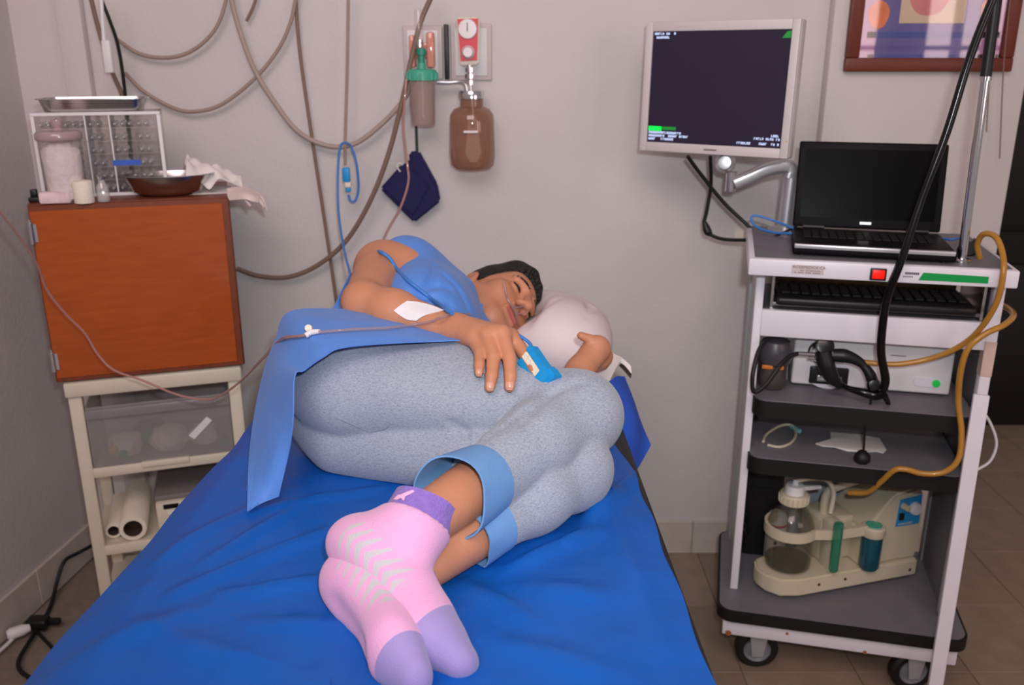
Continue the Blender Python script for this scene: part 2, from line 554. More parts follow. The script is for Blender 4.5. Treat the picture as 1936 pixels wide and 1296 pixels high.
for (x, y) in ((0.016, 0.015), (CW - 0.016, 0.015), (0.016, CD - 0.02), (CW - 0.016, CD - 0.02)):
    b = BM(); cyl(b, (x - 0.012, y, 0.03), (x + 0.012, y, 0.03), 0.03, n=18); cyl(b, (x, y, 0.03), (x, y, 0.09), 0.008, n=10)
    obj('caster', b, 'black_rubber', cart)
CM = WM[cart.name]
def cpos(u, v, z):
    return CM @ Vector((u, v, z))

# packed syringes and wraps inside the clear drawer
for i, (u, v, s, m, lab) in enumerate((
        (0.11, 0.06, 0.045, 'paper', 'white wrapped dressing at the left of the clear drawer'),
        (0.22, 0.07, 0.05, 'cotton', 'white gauze bundle in the middle of the clear drawer'),
        (0.31, 0.08, 0.04, 'paper', 'pale wrapped packet at the right of the clear drawer'),
        (0.17, 0.12, 0.05, 'green_cloth', 'dark green wrapped bundle at the back of the clear drawer'))):
    b = BM(); lathe(b, [(0, 0), (s * .8, 0.004), (s, s * .5), (s * .8, s * 1.1), (0, s * 1.4)], (0, 0, 0), n=12)
    for v_ in b.verts: v_.co += Vector((rng.uniform(-.006, .006), rng.uniform(-.006, .006), rng.uniform(0, .006)))
    o = obj('wrapped_packet', b, m); o.location = cpos(u, v, 0.535); o.rotation_euler.z = rng.random()
    tag(o, lab, 'packet', 'packets in the clear drawer')
for (u, z, r, m, lab) in ((0.085, 0.572, 0.012, 'yellow', 'yellow vial cap showing through the clear drawer'), (0.108, 0.556, 0.011, 'teal', 'teal vial cap beside the yellow one in the clear drawer'), (0.365, 0.556, 0.013, 'teal', 'teal vial cap at the right end of the clear drawer')):
    b = BM(); lathe(b, [(0, 0.03), (r * .7, 0.03), (r * .7, 0.004), (r, 0.003), (r, -0.004), (0, -0.006)], (0, 0, 0), n=14, axis=(0, 1, 0))
    o = obj('vial', b, m); o.location = cpos(u, 0.017, z); o.rotation_euler.z = CZ; tag(o, lab, 'vial', 'vials in the clear drawer')

# open shelf of the cart: paper rolls, small printer; box below
def paper_roll(u, v0, v1, r, z, lab, core='card'):
    t = thing('paper_roll', lab, 'paper roll', cpos(u, v0, z), CZ, 'paper rolls on the cart')
    b = BM()
    L = v1 - v0
    lathe(b, [(r * .68, 0.03), (r * .68, 0.0), (r * .95, 0.0), (r, 0.003), (r, L), (r * .6, L)], (0, 0, r), n=28, axis=(0, 1, 0))
    obj('paper', b, 'gauze', t)
    b = BM(); lathe(b, [(0, 0.05), (r * .64, 0.05), (r * .64, 0.002), (r * .68, 0.002), (r * .68, 0.06)], (0, 0, r), n=24, axis=(0, 1, 0))
    obj('core', b, core, t)
paper_roll(0.105, 0.01, 0.24, 0.036, 0.301, 'open-ended paper roll with a dark core on the cart shelf')
paper_roll(0.052, 0.04, 0.24, 0.022, 0.301, 'slim white paper roll beside the thicker one')
pr = thing('thermal_printer', 'small grey box printer on the open shelf of the drawer cart', 'printer', cpos(0.165, 0.04, 0.301), CZ)
b = BM(); box(b, 0, 0.19, 0, 0.2, 0, 0.085, bev=0.006); obj('body', b, 'cream', pr)
b = BM(); box(b, -0.002, 0.192, 0.012, 0.2, 0.085, 0.102, bev=0.006); obj('lid', b, 'printer_grey', pr)
b = BM(); box(b, 0.02, 0.06, -0.002, 0.004, 0.066, 0.08, bev=0.001); obj('display', b, 'black_gloss', pr)
b = BM(); box(b, 0.03, 0.17, -0.006, 0.002, 0.05, 0.056, bev=0.001); obj('paper_slot', b, 'white_plastic', pr)
bx = thing('carton', 'white printed carton on the lowest shelf of the drawer cart', 'box', cpos(0.11, 0.05, 0.105), CZ)
b = BM(); box(b, 0, 0.22, 0, 0.2, 0, 0.15, bev=0.002, seg=1); obj('body', b, 'paper', bx)
for i in range(14):
    b = BM(); xx = rng.uniform(0.015, 0.2); zz = rng.uniform(0.02, 0.13); box(b, xx, xx + 0.012, -0.001, 0.001, zz, zz + 0.006)
    obj('printed_mark', b, 'blue_print', bx)

# wooden cupboard
cup = thing('wooden_cupboard', 'orange-brown varnished wooden cupboard with hinged door on the drawer cart', 'cupboard', (-1.142, 2.08, 0.776), CZ)
WW, WD, WH = 0.457, 0.32, 0.447
b = BM()
box(b, 0, WW, 0.018, WD, 0, 0.018); box(b, 0, WW, 0.018, WD, WH - 0.018, WH)
box(b, 0, 0.018, 0.018, WD, 0.018, WH - .018); box(b, WW - 0.018, WW, 0.018, WD, 0.018, WH - .018); box(b, 0.018, WW - .018, WD - 0.01, WD, 0.018, WH - .018)
obj('carcass', b, 'wood_edge', cup)
b = BM(); box(b, 0.004, WW - 0.002, 0.0, 0.0175, 0.004, WH - 0.002, bev=0.002, seg=1); dd = obj('door', b, 'wood_edge', cup)
b = BM(); box(b, 0.006, WW - 0.018, -0.002, 0.002, 0.015, WH - 0.014, bev=0.001, seg=1); obj('door_veneer', b, 'wood', dd)
for z in (0.035, WH - 0.09):
    b = BM(); cyl(b, (0.004, -0.004, z), (0.004, -0.004, z + 0.05), 0.006, n=12); box(b, 0.004, 0.016, -0.004, -0.001, z + 0.004, z + 0.046); cyl(b, (0.004, -0.004, z + 0.05), (0.004, -0.004, z + 0.058), 0.004, n=10)
    obj('hinge', b, 'chrome', cup)
UM = WM[cup.name]
ZT = 0.776 + WH
def upos(u, v, z=0.0):
    p = UM @ Vector((u, v, 0)); p.z = ZT + z
    return p

# ampoule organiser
og = thing('ampoule_organiser', 'clear acrylic ampoule organiser with a white rim at the back of the cupboard top', 'organiser', upos(0.02, 0.11), CZ)
OW, OD, OH = 0.292, 0.12, 0.205
fr = 0.008
b = BM(); box(b, 0, OW, 0, fr, 0, fr, bev=.001, seg=1); box(b, 0, OW, 0, fr, OH - fr, OH, bev=.001, seg=1); box(b, 0, fr, 0, fr, fr, OH - fr); box(b, OW - fr, OW, 0, fr, fr, OH - fr)
obj('frame', b, 'white_plastic', og)
b = BM(); box(b, 0, OW, OD - 0.003, OD, 0, OH); box(b, 0, 0.003, fr, OD - .003, 0, OH); box(b, OW - 0.003, OW, fr, OD - .003, 0, OH); box(b, 0.003, OW - .003, fr, OD - .003, OH - 0.003, OH)
obj('shell', b, 'clear', og)
nc, nr = 5, 6
cw = (OW - 2 * fr) / nc; ch = (OH - 2 * fr) / nr
for r in range(nr):
    b = BM(); box(b, fr, OW - fr, 0.001, OD - .004, fr + r * ch, fr + r * ch + 0.0025); obj('shelf', b, 'clear', og)
for c in range(1, nc):
    b = BM(); box(b, fr + c * cw - 0.0015, fr + c * cw + 0.0015, 0.001, OD - .004, fr, OH - fr); obj('divider', b, 'white_plastic' if c in (2, 3) else 'clear', og)
for r in range(nr):
    for c in range(nc):
        if r in (0,) and c == 4: continue
        for k in range(rng.choice((2, 2, 3))):
            xx = fr + c * cw + 0.010 + k * 0.017; rad = 0.0062
            if xx > fr + (c + 1) * cw - 0.007: continue
            b = BM(); L = rng.uniform(0.05, 0.07)
            lathe(b, [(0, -0.012), (rad * .45, -0.010), (rad * .4, 0.0), (rad, 0.008), (rad, L), (0, L + 0.002)], (xx, 0.02, fr + r * ch + 0.0035 + rad), n=10, axis=(0, 1, 0))
            o = obj('ampoule', b, 'glass', None); o.matrix_world = WM[og.name]
            nth = ('first', 'second', 'third')[k]; rowname = ('lowest', 'second lowest', 'third lowest', 'third highest', 'second highest', 'highest')[r]; coln = ('leftmost', 'second', 'middle', 'fourth', 'rightmost')[c]
            tag(o, '%s glass ampoule in the %s cell of the %s organiser row' % (nth, coln, rowname), 'ampoule', 'ampoules in the organiser')
b = BM(); box(b, 0.17, 0.235, -0.002, -0.0005, 0.075, 0.088); obj('blue_label', b, 'blue_print', og)

tr = thing('instrument_tray', 'shallow stainless steel tray lying on top of the ampoule organiser', 'tray', upos(0.03, 0.12, OH + 0.001), CZ)
def tray_bm(w, d, h, fl, t=0.002, r=0.03):
    b = BM()
    o1 = rrect(w - 2 * fl, d - 2 * fl, r * .7); o2 = rrect(w - .012, d - .012, r); o3 = rrect(w, d, r)
    loops = []
    for (pl, z) in ((o1, 0.0), (o2, h), (o3, h), (o3, h - t), (o2, h - t), ):
        loops.append([b.verts.new((x, y, z)) for (x, y) in pl])
    i2 = [b.verts.new((x * .985, y * .985, h)) for (x, y) in o2]; i1 = [b.verts.new((x, y, t)) for (x, y) in o1]
    def br(A, B):
        for i in range(len(A)):
            j = (i + 1) % len(A); b.faces.new((A[i], A[j], B[j], B[i]))
    br(loops[0], loops[4]); br(loops[4], loops[3]); br(loops[3], loops[2]); br(loops[2], i2); br(i2, i1)
    for v in loops[1]: b.verts.remove(v)
    b.faces.new(list(reversed(loops[0]))); b.faces.new(i1)
    bmesh.ops.recalc_face_normals(b, faces=b.faces)
    return b
b = tray_bm(0.255, 0.13, 0.031, 0.016); b.transform(Matrix.Translation((0.13, 0.05, 0)))
obj('pan', b, 'steel', tr)

# cotton jar in front of the organiser
jar = thing('cotton_jar', 'clear round jar full of cotton with a knobbed lid on the cupboard', 'jar', upos(0.085, 0.052), CZ)
b = BM(); lathe(b, [(0, 0), (0.044, 0), (0.046, 0.004), (0.048, 0.145), (0.046, 0.145), (0.044, 0.006), (0, 0.005)], n=32); obj('body', b, 'clear', jar)
b = BM(); lathe(b, [(0, 0.008), (0.040, 0.01), (0.042, 0.06), (0.043, 0.12), (0.03, 0.138), (0, 0.143)], n=24)
for v in b.verts: v.co += Vector((rng.uniform(-.002, .002), rng.uniform(-.002, .002), rng.uniform(-.002, .002)))
obj('cotton_fill', b, 'cotton', jar)
M['lid_pink'] = glassy('jar_lid', (0.8,0.68,0.68), 0.6, rgb(200,176,176), 0.2)
b = BM(); lathe(b, [(0, 0.146), (0.050, 0.146), (0.052, 0.149), (0.052, 0.160), (0.047, 0.166), (0.012, 0.169), (0.009, 0.174), (0.013, 0.182), (0.012, 0.192), (0, 0.195)], n=32); obj('lid', b, 'lid_pink', jar)

gz = thing('gauze_roll', 'cream gauze roll standing at the foot of the cotton jar', 'gauze roll', upos(0.126, 0.012), CZ)
b = BM(); lathe(b, [(0.006, 0.0), (0.022, 0.0), (0.0225, 0.002), (0.0225, 0.05), (0.021, 0.052), (0.006, 0.050), (0.006, 0.0)], n=26); obj('roll', b, 'gauze', gz)
pk = tag(obj('pink_packet', box(BM(), 0, 0.07, 0, 0.03, 0, 0.028, bev=0.006), 'pink_print'), 'small pink printed packet lying left of the gauze roll', 'packet')
pk.location = upos(0.028, 0.008); pk.rotation_euler.z = CZ
vi = thing('glass_vial', 'small clear glass vial between gauze roll and steel basin', 'vial', upos(0.168, 0.02), CZ)
b = BM(); lathe(b, [(0, 0), (0.014, 0), (0.0145, 0.003), (0.0145, 0.035), (0.008, 0.045), (0.008, 0.052), (0, 0.053)], n=20); obj('body', b, 'glass', vi)
b = BM(); lathe(b, [(0, 0.053), (0.009, 0.053), (0.0095, 0.06), (0, 0.062)], n=18); obj('cap', b, 'chrome', vi)
dk = thing('clip_lamp', 'small black clamp at the left end of the cupboard top', 'clamp', upos(-0.002, 0.05), CZ)
b = BM(); box(b, 0.0, 0.035, 0, 0.03, 0.0, 0.012, bev=0.003); box(b, 0.005, 0.02, 0.005, 0.025, 0.012, 0.03, bev=0.003); obj('jaw', b, 'black', dk)

bs = thing('steel_basin', 'oval stainless steel basin standing on the cupboard', 'basin', upos(0.315, 0.085), CZ)
b = BM()
lathe(b, [(0, 0.002), (0.055, 0.002), (0.075, 0.012), (0.095, 0.05), (0.102, 0.052), (0.102, 0.0535), (0.094, 0.0535), (0.073, 0.015), (0.053, 0.0045), (0, 0.004)], n=40, sx=1.12, sy=0.72)
obj('bowl', b, 'steel', bs)

# white gloves and paper at the right of the cupboard
def pl(u, v, z):
    return upos(u, v, z)
gl = thing('paper_pile', 'crumpled white paper towels beside the steel basin', 'paper towels', upos(0.42, 0.12), CZ)
b = BM()
rows = []
for i in range(6):
    rows.append([Vector((-0.06 + i * 0.026 + rng.uniform(-.004, .004), -0.06 + j * 0.03, 0.012 + 0.03 * math.sin(1 + i * 1.1 + j * 0.9) ** 2 + 0.01 * (5 - i) * (j > 0))) for j in range(5)])
patch(b, rows, per=4, thick=0.002); obj('sheet', b, 'paper', gl)
b = BM(); rows = [[Vector((-0.075 + i * 0.03, -0.05 + j * 0.035, 0.002 + 0.004 * ((i * 3 + j) % 3))) for j in range(4)] for i in range(5)]
patch(b, rows, per=3, thick=0.002); obj('under_sheet', b, 'paper', gl)
gv = thing('latex_glove', 'limp off-white glove hanging over the right edge of the cupboard', 'glove', at(470, 372, 2.2), 0)
M['glove'] = mat('glove_latex', rgb(214, 196, 190), 0.55, var=0.05, vscale=30)
b = BM()
patch(b, [[at(430, 358, 2.24), at(432, 372, 2.22), at(436, 380, 2.21)], [at(458, 356, 2.24), at(460, 368, 2.20), at(462, 378, 2.19)], [at(478, 362, 2.24), at(478, 372, 2.20), at(476, 382, 2.19)], [at(490, 368, 2.24), at(489, 376, 2.21), at(486, 384, 2.2)]], per=5, thick=0.004)
obj('palm', b, 'glove', gv, local=False)
for (pts) in ([(484, 366, 2.235), (497, 378, 2.23), (504, 398, 2.225)], [(484, 374, 2.21), (494, 384, 2.21), (499, 392, 2.21)], [(460, 374, 2.2), (468, 382, 2.2), (473, 390, 2.2)]):
    b = BM(); tube(b, [at(*p) for p in pts], 0.005, radii=[0.006, 0.005, 0.003]); obj('finger', b, 'glove', gv, local=False)

# ================================================================== cables on the wall
def cable(name, pts, r, m, label, cat='cable', group=None, per=8, n=8):
    b = BM(); tube(b, [at(*p) for p in pts], r, n=n, per=per)
    return tag(obj(name, b, m, smooth=80), label, cat, group)
yb = 2.55
cable('hanging_cable', [(222, 75, yb), (260, 100, yb), (300, 109, yb), (345, 104, yb), (385, 80, yb), (415, 40, yb), (435, -30, yb)], 0.0052, 'tan_cable', 'tan cable in the upper small loop above the steel tray')
cable('hanging_cable', [(236, 138, yb), (275, 175, yb), (330, 205, yb), (370, 211, yb), (420, 197, yb), (480, 150, yb), (525, 95, yb), (550, 40, yb), (562, -20, yb)], 0.0052, 'tan_cable', 'tan cable sagging in the lower loop between corner and bed')
cable('hanging_hose', [(432, -30, 2.54), (448, 40, 2.54), (478, 125, 2.54), (520, 195, 2.54), (565, 250, 2.54), (620, 276, 2.54), (670, 272, 2.54), (720, 236, 2.54), (760, 193, 2.54), (785, 150, 2.54)], 0.0068, 'hose_grey', 'thick grey-brown hose in the deep loop left of the humidifier', 'hose')
cable('hanging_cable', [(558, -20, 2.56), (566, 90, 2.56), (586, 235, 2.56), (608, 380, 2.56), (626, 500, 2.56), (640, 600, 2.56)], 0.005, 'brown_cable', 'thin brown cable falling straight behind the patient')
cable('hanging_hose', [(822, -20, 2.5), (796, 40, 2.5), (778, 110, 2.5), (762, 185, 2.5), (735, 290, 2.51), (700, 380, 2.52), (655, 455, 2.53), (600, 502, 2.54), (545, 524, 2.54), (490, 522, 2.54), (448, 508, 2.54)], 0.0068, 'brown_cable', 'long brown hose sweeping from the flowmeter down behind the cupboard', 'hose')
cable('hanging_cable', [(488, -15, 2.56), (478, 15, 2.56), (466, 40, 2.56)], 0.0045, 'brown_cable', 'short brown cable end at the top of the wall')
cable('hanging_cable', [(168, -20, 2.48), (188, 60, 2.49), (212, 135, 2.5), (236, 200, 2.52), (250, 330, 2.545), (258, 600, 2.55)], 0.0062, 'brown_cable', 'brown cable running down into the left corner behind the tray')
cable('hanging_cable', [(184, -20, 2.46), (208, 40, 2.47), (225, 95, 2.49), (238, 190, 2.51), (248, 330, 2.54), (256, 600, 2.55)], 0.0045, 'black_rubber', 'black cable running down into the left corner behind the tray')
ps = thing('pull_switch', 'white pendant switch hanging on a cord in the left corner', 'switch', at(200, 135, 2.44))
b = BM(); tube(b, [at(190, -20, 2.44), at(197, 85, 2.44)], 0.005, n=8); obj('cord', b, 'white_plastic', ps, local=False)
b = BM(); a = at(205, 108, 2.44); box(b, a.x - 0.011, a.x + 0.011, a.y - 0.01, a.y + 0.01, a.z - 0.04, a.z + 0.042, bev=0.004); obj('switch_body', b, 'white_plastic', ps, local=False)

# pulse-oximeter cable with its blue connector
ox = thing('sensor_connector', 'bright blue sensor connector hanging below a thin tan cable', 'connector', at(656, 345, 2.5))
b = BM(); tube(b, [at(659, -20, 2.52), at(657, 120, 2.52), at(653, 260, 2.52), at(653, 312, 2.51)], 0.0042, n=8); obj('tan_lead', b, 'tan_cable', ox, local=False)
c = at(656, 340, 2.5)
b = BM(); box(b, c.x - 0.011, c.x + 0.009, c.y - 0.008, c.y + 0.008, c.z - 0.006, c.z + 0.034, bev=0.003); obj('plug', b, 'blue_rubber', ox, local=False)
b = BM(); box(b, c.x - 0.006, c.x + 0.011, c.y - 0.007, c.y + 0.007, c.z - 0.021, c.z - 0.0065, bev=0.002); obj('window', b, 'gauze', ox, local=False)
b = BM(); box(b, c.x - 0.005, c.x + 0.009, c.y - 0.007, c.y + 0.007, c.z - 0.034, c.z - 0.0215, bev=0.003); obj('boot', b, 'blue_rubber', ox, local=False)
cable('sensor_lead', [(659, 368, 2.5), (663, 380, 2.5), (672, 379, 2.5), (678, 355, 2.5), (674, 310, 2.49), (664, 278, 2.49), (652, 270, 2.48), (643, 280, 2.48), (639, 330, 2.47), (640, 400, 2.43), (650, 470, 2.3), (661, 515, 2.10), (664, 545, 1.98)], 0.0033, 'blue_cable', 'blue sensor lead looping from the connector down to the shoulder', 'cable')

# ================================================================== wall gas outlets, humidifier, suction regulator
M['panel_grey'] = mat('outlet_plate', rgb(198, 186, 186), 0.45, var=0.03)
M['red'] = mat('red_panel', rgb(205, 38, 58), 0.4, var=0.04)
M['brown_glass'] = glassy('brown_glass', (0.84,0.70,0.62), 0.38, rgb(168,124,100), 0.05)
M['hum_lid'] = mat('green_lid', rgb(70, 168, 142), 0.35, var=0.04)
M['hum_body'] = glassy('cloudy_plastic', (0.95,0.90,0.88), 0.30, rgb(200,178,172), 0.15)
M['salmon'] = glassy('flow_block_acrylic', (0.95,0.72,0.64), 0.6, rgb(240,170,150), 0.1)
M['navy'] = mat('navy_nylon', rgb(22, 18, 74), 0.75, var=0.12, vscale=40, bump=0.2, bscale=220)
M['dial'] = mat('dial_white', rgb(228, 220, 222), 0.35, var=0.02)
def plate(x0, x1, y0, y1, lab):
    a = at(x0, y0, YW - 0.012); c = at(x1, y1, YW - 0.012)
    t = thing('outlet_plate', lab, 'wall plate', ((a.x + c.x) / 2, YW, c.z), 0, 'gas outlet plates')
    w = (c.x - a.x) / 2; h = a.z - c.z
    b = BM(); box(b, -w, w, -0.012, -0.001, 0, h, bev=0.004); obj('plate', b, 'panel_grey', t)
    b = BM(); box(b, -w + .012, w - .012, -0.016, -0.0115, 0.012, h - 0.012, bev=0.003); obj('raised_panel', b, 'white_plastic', t)
    return t
plate(760, 838, 48, 150, 'pale square outlet plate behind the green-lidded humidifier')
plate(851, 930, 44, 152, 'pale square outlet plate behind the red suction regulator')
a = at(839, 46, YW - .01); c = at(850, 150, YW - .01)
b = BM(); box(b, a.x, c.x, YW - 0.02, YW - 0.001, c.z, a.z, bev=0.002); tag(obj('trim_strip', b, 'black'), 'narrow black strip between the two outlet plates', 'trim')

hu = thing('oxygen_humidifier', 'oxygen flowmeter with green-lidded humidifier bottle on the wall', 'humidifier', at(798, 240, 2.50))
c = at(798, 150, 2.50)
def hz(py, px=798, Y=2.50): return at(px, py, Y).z
cx = c.x
zt = hz(152); zb = hz(238)
b = BM(); lathe(b, [(0, zb), (0.031, zb), (0.033, zb + 0.004), (0.036, zt), (0.033, zt), (0.030, zb + 0.006), (0, zb + .005)], (cx, 2.50, 0), n=30); obj('bottle', b, 'hum_body', hu, local=False)
b = BM(); lathe(b, [(0, zt), (0.041, zt), (0.042, zt + 0.02), (0.036, zt + 0.028), (0.012, zt + 0.03), (0.010, zt + 0.045), (0, zt + 0.046)], (cx, 2.50, 0), n=30)
for i in range(16):
    t_ = 2 * math.pi * i / 16
    cyl(b, (cx + 0.0415 * math.cos(t_), 2.50 + 0.0415 * math.sin(t_), zt + 0.002), (cx + 0.0415 * math.cos(t_), 2.50 + 0.0415 * math.sin(t_), zt + 0.019), 0.003, n=6)
obj('lid', b, 'hum_lid', hu, local=False)
b = BM(); cyl(b, (cx, 2.50, zb + 0.02), (cx, 2.50, zt), 0.004, n=10); obj('dip_tube', b, 'white_plastic', hu, local=False)
b = BM(); cyl(b, (cx, 2.50, zt + 0.045), (cx, 2.50, hz(98)), 0.009, n=14); lathe(b, [(0, hz(104)), (0.013, hz(104)), (0.013, hz(92)), (0, hz(91))], (cx, 2.50, 0), n=16); obj('valve', b, 'teal', hu, local=False)
b = BM(); box(b, cx - 0.033, cx - 0.018, 2.50, 2.55, hz(128), hz(66), bev=0.005); box(b, cx + 0.014, cx + 0.034, 2.50, 2.55, hz(128), hz(60), bev=0.006); box(b, cx - 0.02, cx + 0.02, 2.52, 2.562, hz(110), hz(80), bev=0.004); obj('flow_block', b, 'salmon', hu, local=False)
b = BM(); lathe(b, [(0, hz(92)), (0.011, hz(92)), (0.011, hz(20)), (0.008, hz(16)), (0, hz(15))], (cx - 0.004, 2.50, 0), n=18); obj('flow_tube', b, 'clear', hu, local=False)
b = BM(); cyl(b, (cx - 0.002, 2.487, hz(88)), (cx - 0.002, 2.487, hz(76)), 0.008, n=10); obj('chrome_nut', b, 'chrome', hu, local=False)

sr = thing('suction_regulator', 'red-fronted suction regulator with gauge and brown glass jar on the wall', 'suction regulator', at(890, 320, 2.5))
Y0 = 2.50
def s_(px, py): return at(px, py, Y0)
b = BM(); pts = [s_(862, 33), s_(907, 32), s_(905, 122), s_(870, 124)]
prism(b, pts, (0, 0.05, 0)); bmesh.ops.bevel(b, geom=list(b.edges), offset=0.004, segments=2, affect='EDGES'); obj('housing', b, 'cream', sr, local=False)
b = BM(); prism(b, [Vector(p) - Vector((0, 0.004, 0)) for p in (s_(864.5, 36), s_(904.5, 35), s_(902, 114), s_(871, 116))], (0, 0.003, 0)); obj('red_panel', b, 'red', sr, local=False)
g = s_(884, 55)
b = BM(); lathe(b, [(0.0, 0.007), (0.0235, 0.006), (0.0255, 0.003), (0.0255, 0.0)], g + Vector((0, -0.0045, 0)), n=28, axis=(0, -1, 0)); ga = obj('gauge', b, 'dial', sr, local=False)
b = BM(); prism(b, [g + Vector((-0.001, -0.0125, 0.016)), g + Vector((0.001, -0.0125, 0.016)), g + Vector((0.0012, -0.0125, -0.006)), g + Vector((-0.0012, -0.0125, -0.006))], (0, 0.001, 0)); obj('needle', b, 'black', ga, local=False)
g = s_(885, 99)
b = BM(); lathe(b, [(0.0, 0.02), (0.012, 0.02), (0.013, 0.016), (0.016, 0.008), (0.018, 0.0)], g + Vector((0, -0.004, 0)), n=24, axis=(0, -1, 0)); obj('knob', b, 'dial', sr, local=False)
p1 = s_(887, 122); p2 = s_(889, 176)
b = BM(); cyl(b, p1 + Vector((0, .02, 0)), p2 + Vector((0, .02, 0)), 0.007, n=14)
for py, r in ((128, 0.011), (140, 0.012), (152, 0.011)):
    q = s_(887.5, py) + Vector((0, .02, 0)); lathe(b, [(0, 0), (r, 0), (r, -0.012), (0, -0.012)], q, n=8)
obj('chrome_fitting', b, 'chrome', sr, local=False)
q = s_(891, 186) + Vector((0, .02, 0))
zc = s_(891, 172).z; zn = s_(891, 187).z; zs = s_(891, 205).z; zo = s_(891, 322).z
b = BM(); lathe(b, [(0, zc), (0.034, zc), (0.036, zc - 0.004), (0.036, zn), (0, zn)], (q.x, q.y, 0), n=30); obj('chrome_cap', b, 'chrome', sr, local=False)
b = BM(); lathe(b, [(0.031, zn), (0.032, zs + 0.005), (0.05, zs - 0.003), (0.060, zs - 0.018), (0.0615, zs - 0.04), (0.064, zo + 0.04), (0.061, zo + 0.014), (0.05, zo + 0.003), (0, zo), ], (q.x, q.y, 0), n=36)
obj('jar', b, 'brown_glass', sr, local=False)
b = BM(); cyl(b, (q.x, q.y, zn), (q.x + .004, q.y, zs - 0.05), 0.005, n=10); obj('dip_tube', b, 'chrome', sr, local=False)
b = BM(); bt = text_bm('—— ——', 0.012); bt.free(); box(b, q.x - 0.02, q.x + 0.018, q.y - 0.0655, q.y - 0.0625, s_(891, 249).z, s_(891, 245).z); obj('scale_mark', b, 'dial', sr, local=False)
b = BM(); tube(b, [at(826, 155, 2.53), at(848, 156, 2.53), at(868, 155, 2.53), at(880, 160, 2.52), at(884, 174, 2.515)], 0.006, n=10); obj('side_tube', b, 'silver', sr, local=False)

po = thing('cuff_pouch', 'navy blue cloth pouch hanging corner-down on a black strap', 'pouch', at(780, 420, 2.53))
def n_(px, py, Y=2.535): return at(px, py, Y)
b = BM(); prism(b, [n_(718, 357), n_(757, 313), n_(775, 308), n_(772, 289), n_(791, 286), n_(826, 350), n_(832, 382), n_(783, 422)], (0, 0.035, 0))
bmesh.ops.bevel(b, geom=list(b.edges), offset=0.006, segments=2, affect='EDGES'); obj('body', b, 'navy', po, local=False)
b = BM(); prism(b, [n_(723, 357, 2.528), n_(778, 318, 2.528), n_(812, 352, 2.528), n_(781, 408, 2.528)], (0, 0.008, 0)); bmesh.ops.bevel(b, geom=list(b.edges), offset=0.003, segments=2, affect='EDGES'); obj('flap', b, 'navy', po, local=False)
b = BM(); p = n_(787, 238, 2.545); q = n_(789, 292, 2.545); box(b, p.x - 0.004, p.x + 0.004, 2.543, 2.546, q.z, p.z); obj('strap', b, 'black', po, local=False)
b = BM(); tube(b, [n_(757, 325), n_(751, 316), n_(754, 309), n_(762, 312)], 0.002, n=6); obj('ring', b, 'white_plastic', po, local=False)

cable('oxygen_tube', [(768, 150, 2.47), (766, 180, 2.46), (763, 240, 2.46), (770, 310, 2.46), (772, 345, 2.44), (757, 393, 2.36), (735, 432, 2.22), (716, 474, 2.02)], 0.0034, 'iv_tube', 'clear oxygen tube running from humidifier to the patient shoulder', 'tube')

# ================================================================== monitor and its arm
M['screen'] = mat('dark_screen', rgb(34, 26, 44), 0.25, var=0.03, emit=rgb(40, 32, 54), estr=0.35)
M['scr_white'] = mat('screen_text', rgb(190, 205, 235), 0.5, emit=rgb(190, 205, 235), estr=0.8)
M['scr_green'] = mat('screen_green', rgb(0, 230, 70), 0.5, emit=rgb(0, 240, 70), estr=0.9)
M['scr_dgreen'] = mat('screen_dark_green', rgb(20, 120, 40), 0.5, emit=rgb(20, 130, 45), estr=0.6)
mz = R(-33.5)
mo = thing('video_monitor', 'pale grey flat video monitor with a dark screen on an arm', 'monitor', (0.500, 2.272, 1.322), mz)
MW, MH = 0.392, 0.32
mo.rotation_euler = (R(-2), 0, mz); WM[mo.name] = Matrix.Translation((0.500, 2.272, 1.322)) @ mo.rotation_euler.to_matrix().to_4x4()
b = BM(); box(b, -MW / 2, MW / 2, 0.0, 0.04, 0, MH, bev=0.006, seg=3); obj('shell', b, 'grey_plastic', mo)
b = BM(); SX, SZ0, SZ1 = 0.176, 0.024, 0.296
for (q0, q1, z0, z1) in ((-MW / 2 + .001, -SX, 0.001, MH - .001), (SX, MW / 2 - .001, 0.001, MH - .001), (-SX, SX, 0.001, SZ0), (-SX, SX, SZ1, MH - .001)):
    box(b, q0, q1, -0.006, 0.003, z0, z1, bev=0.002)
obj('bezel', b, 'grey_plastic', mo)
b = BM(); box(b, -SX, SX, -0.001, 0.002, SZ0, SZ1); sc = obj('screen', b, 'screen', mo)
def glyph_row(x, z, n, w, h, m, nm='screen_lettering'):
    b = BM()
    for i in range(n):
        xx = x + i * w
        if rng.random() < 0.12: continue
        k = rng.random()
        box(b, xx, xx + w * .25, -0.0022, -0.0012, z, z + h)
        if k < .7: box(b, xx, xx + w * .7, -0.0022, -0.0012, z + h * .8, z + h)
        if k > .3: box(b, xx, xx + w * .7, -0.0022, -0.0012, z, z + h * .2)
        if .2 < k < .9: box(b, xx + w * .5, xx + w * .72, -0.0022, -0.0012, z + h * .1, z + h * .9)
    obj(nm, b, m, sc, smooth=0)
glyph_row(-0.171, 0.288, 11, 0.0052, 0.0055, 'scr_white'); glyph_row(-0.171, 0.279, 8, 0.0052, 0.0055, 'scr_white')
glyph_row(-0.172, 0.046, 18, 0.005, 0.0055, 'scr_white'); glyph_row(-0.172, 0.038, 22, 0.005, 0.0055, 'scr_white'); glyph_row(-0.172, 0.030, 15, 0.005, 0.0055, 'scr_white')
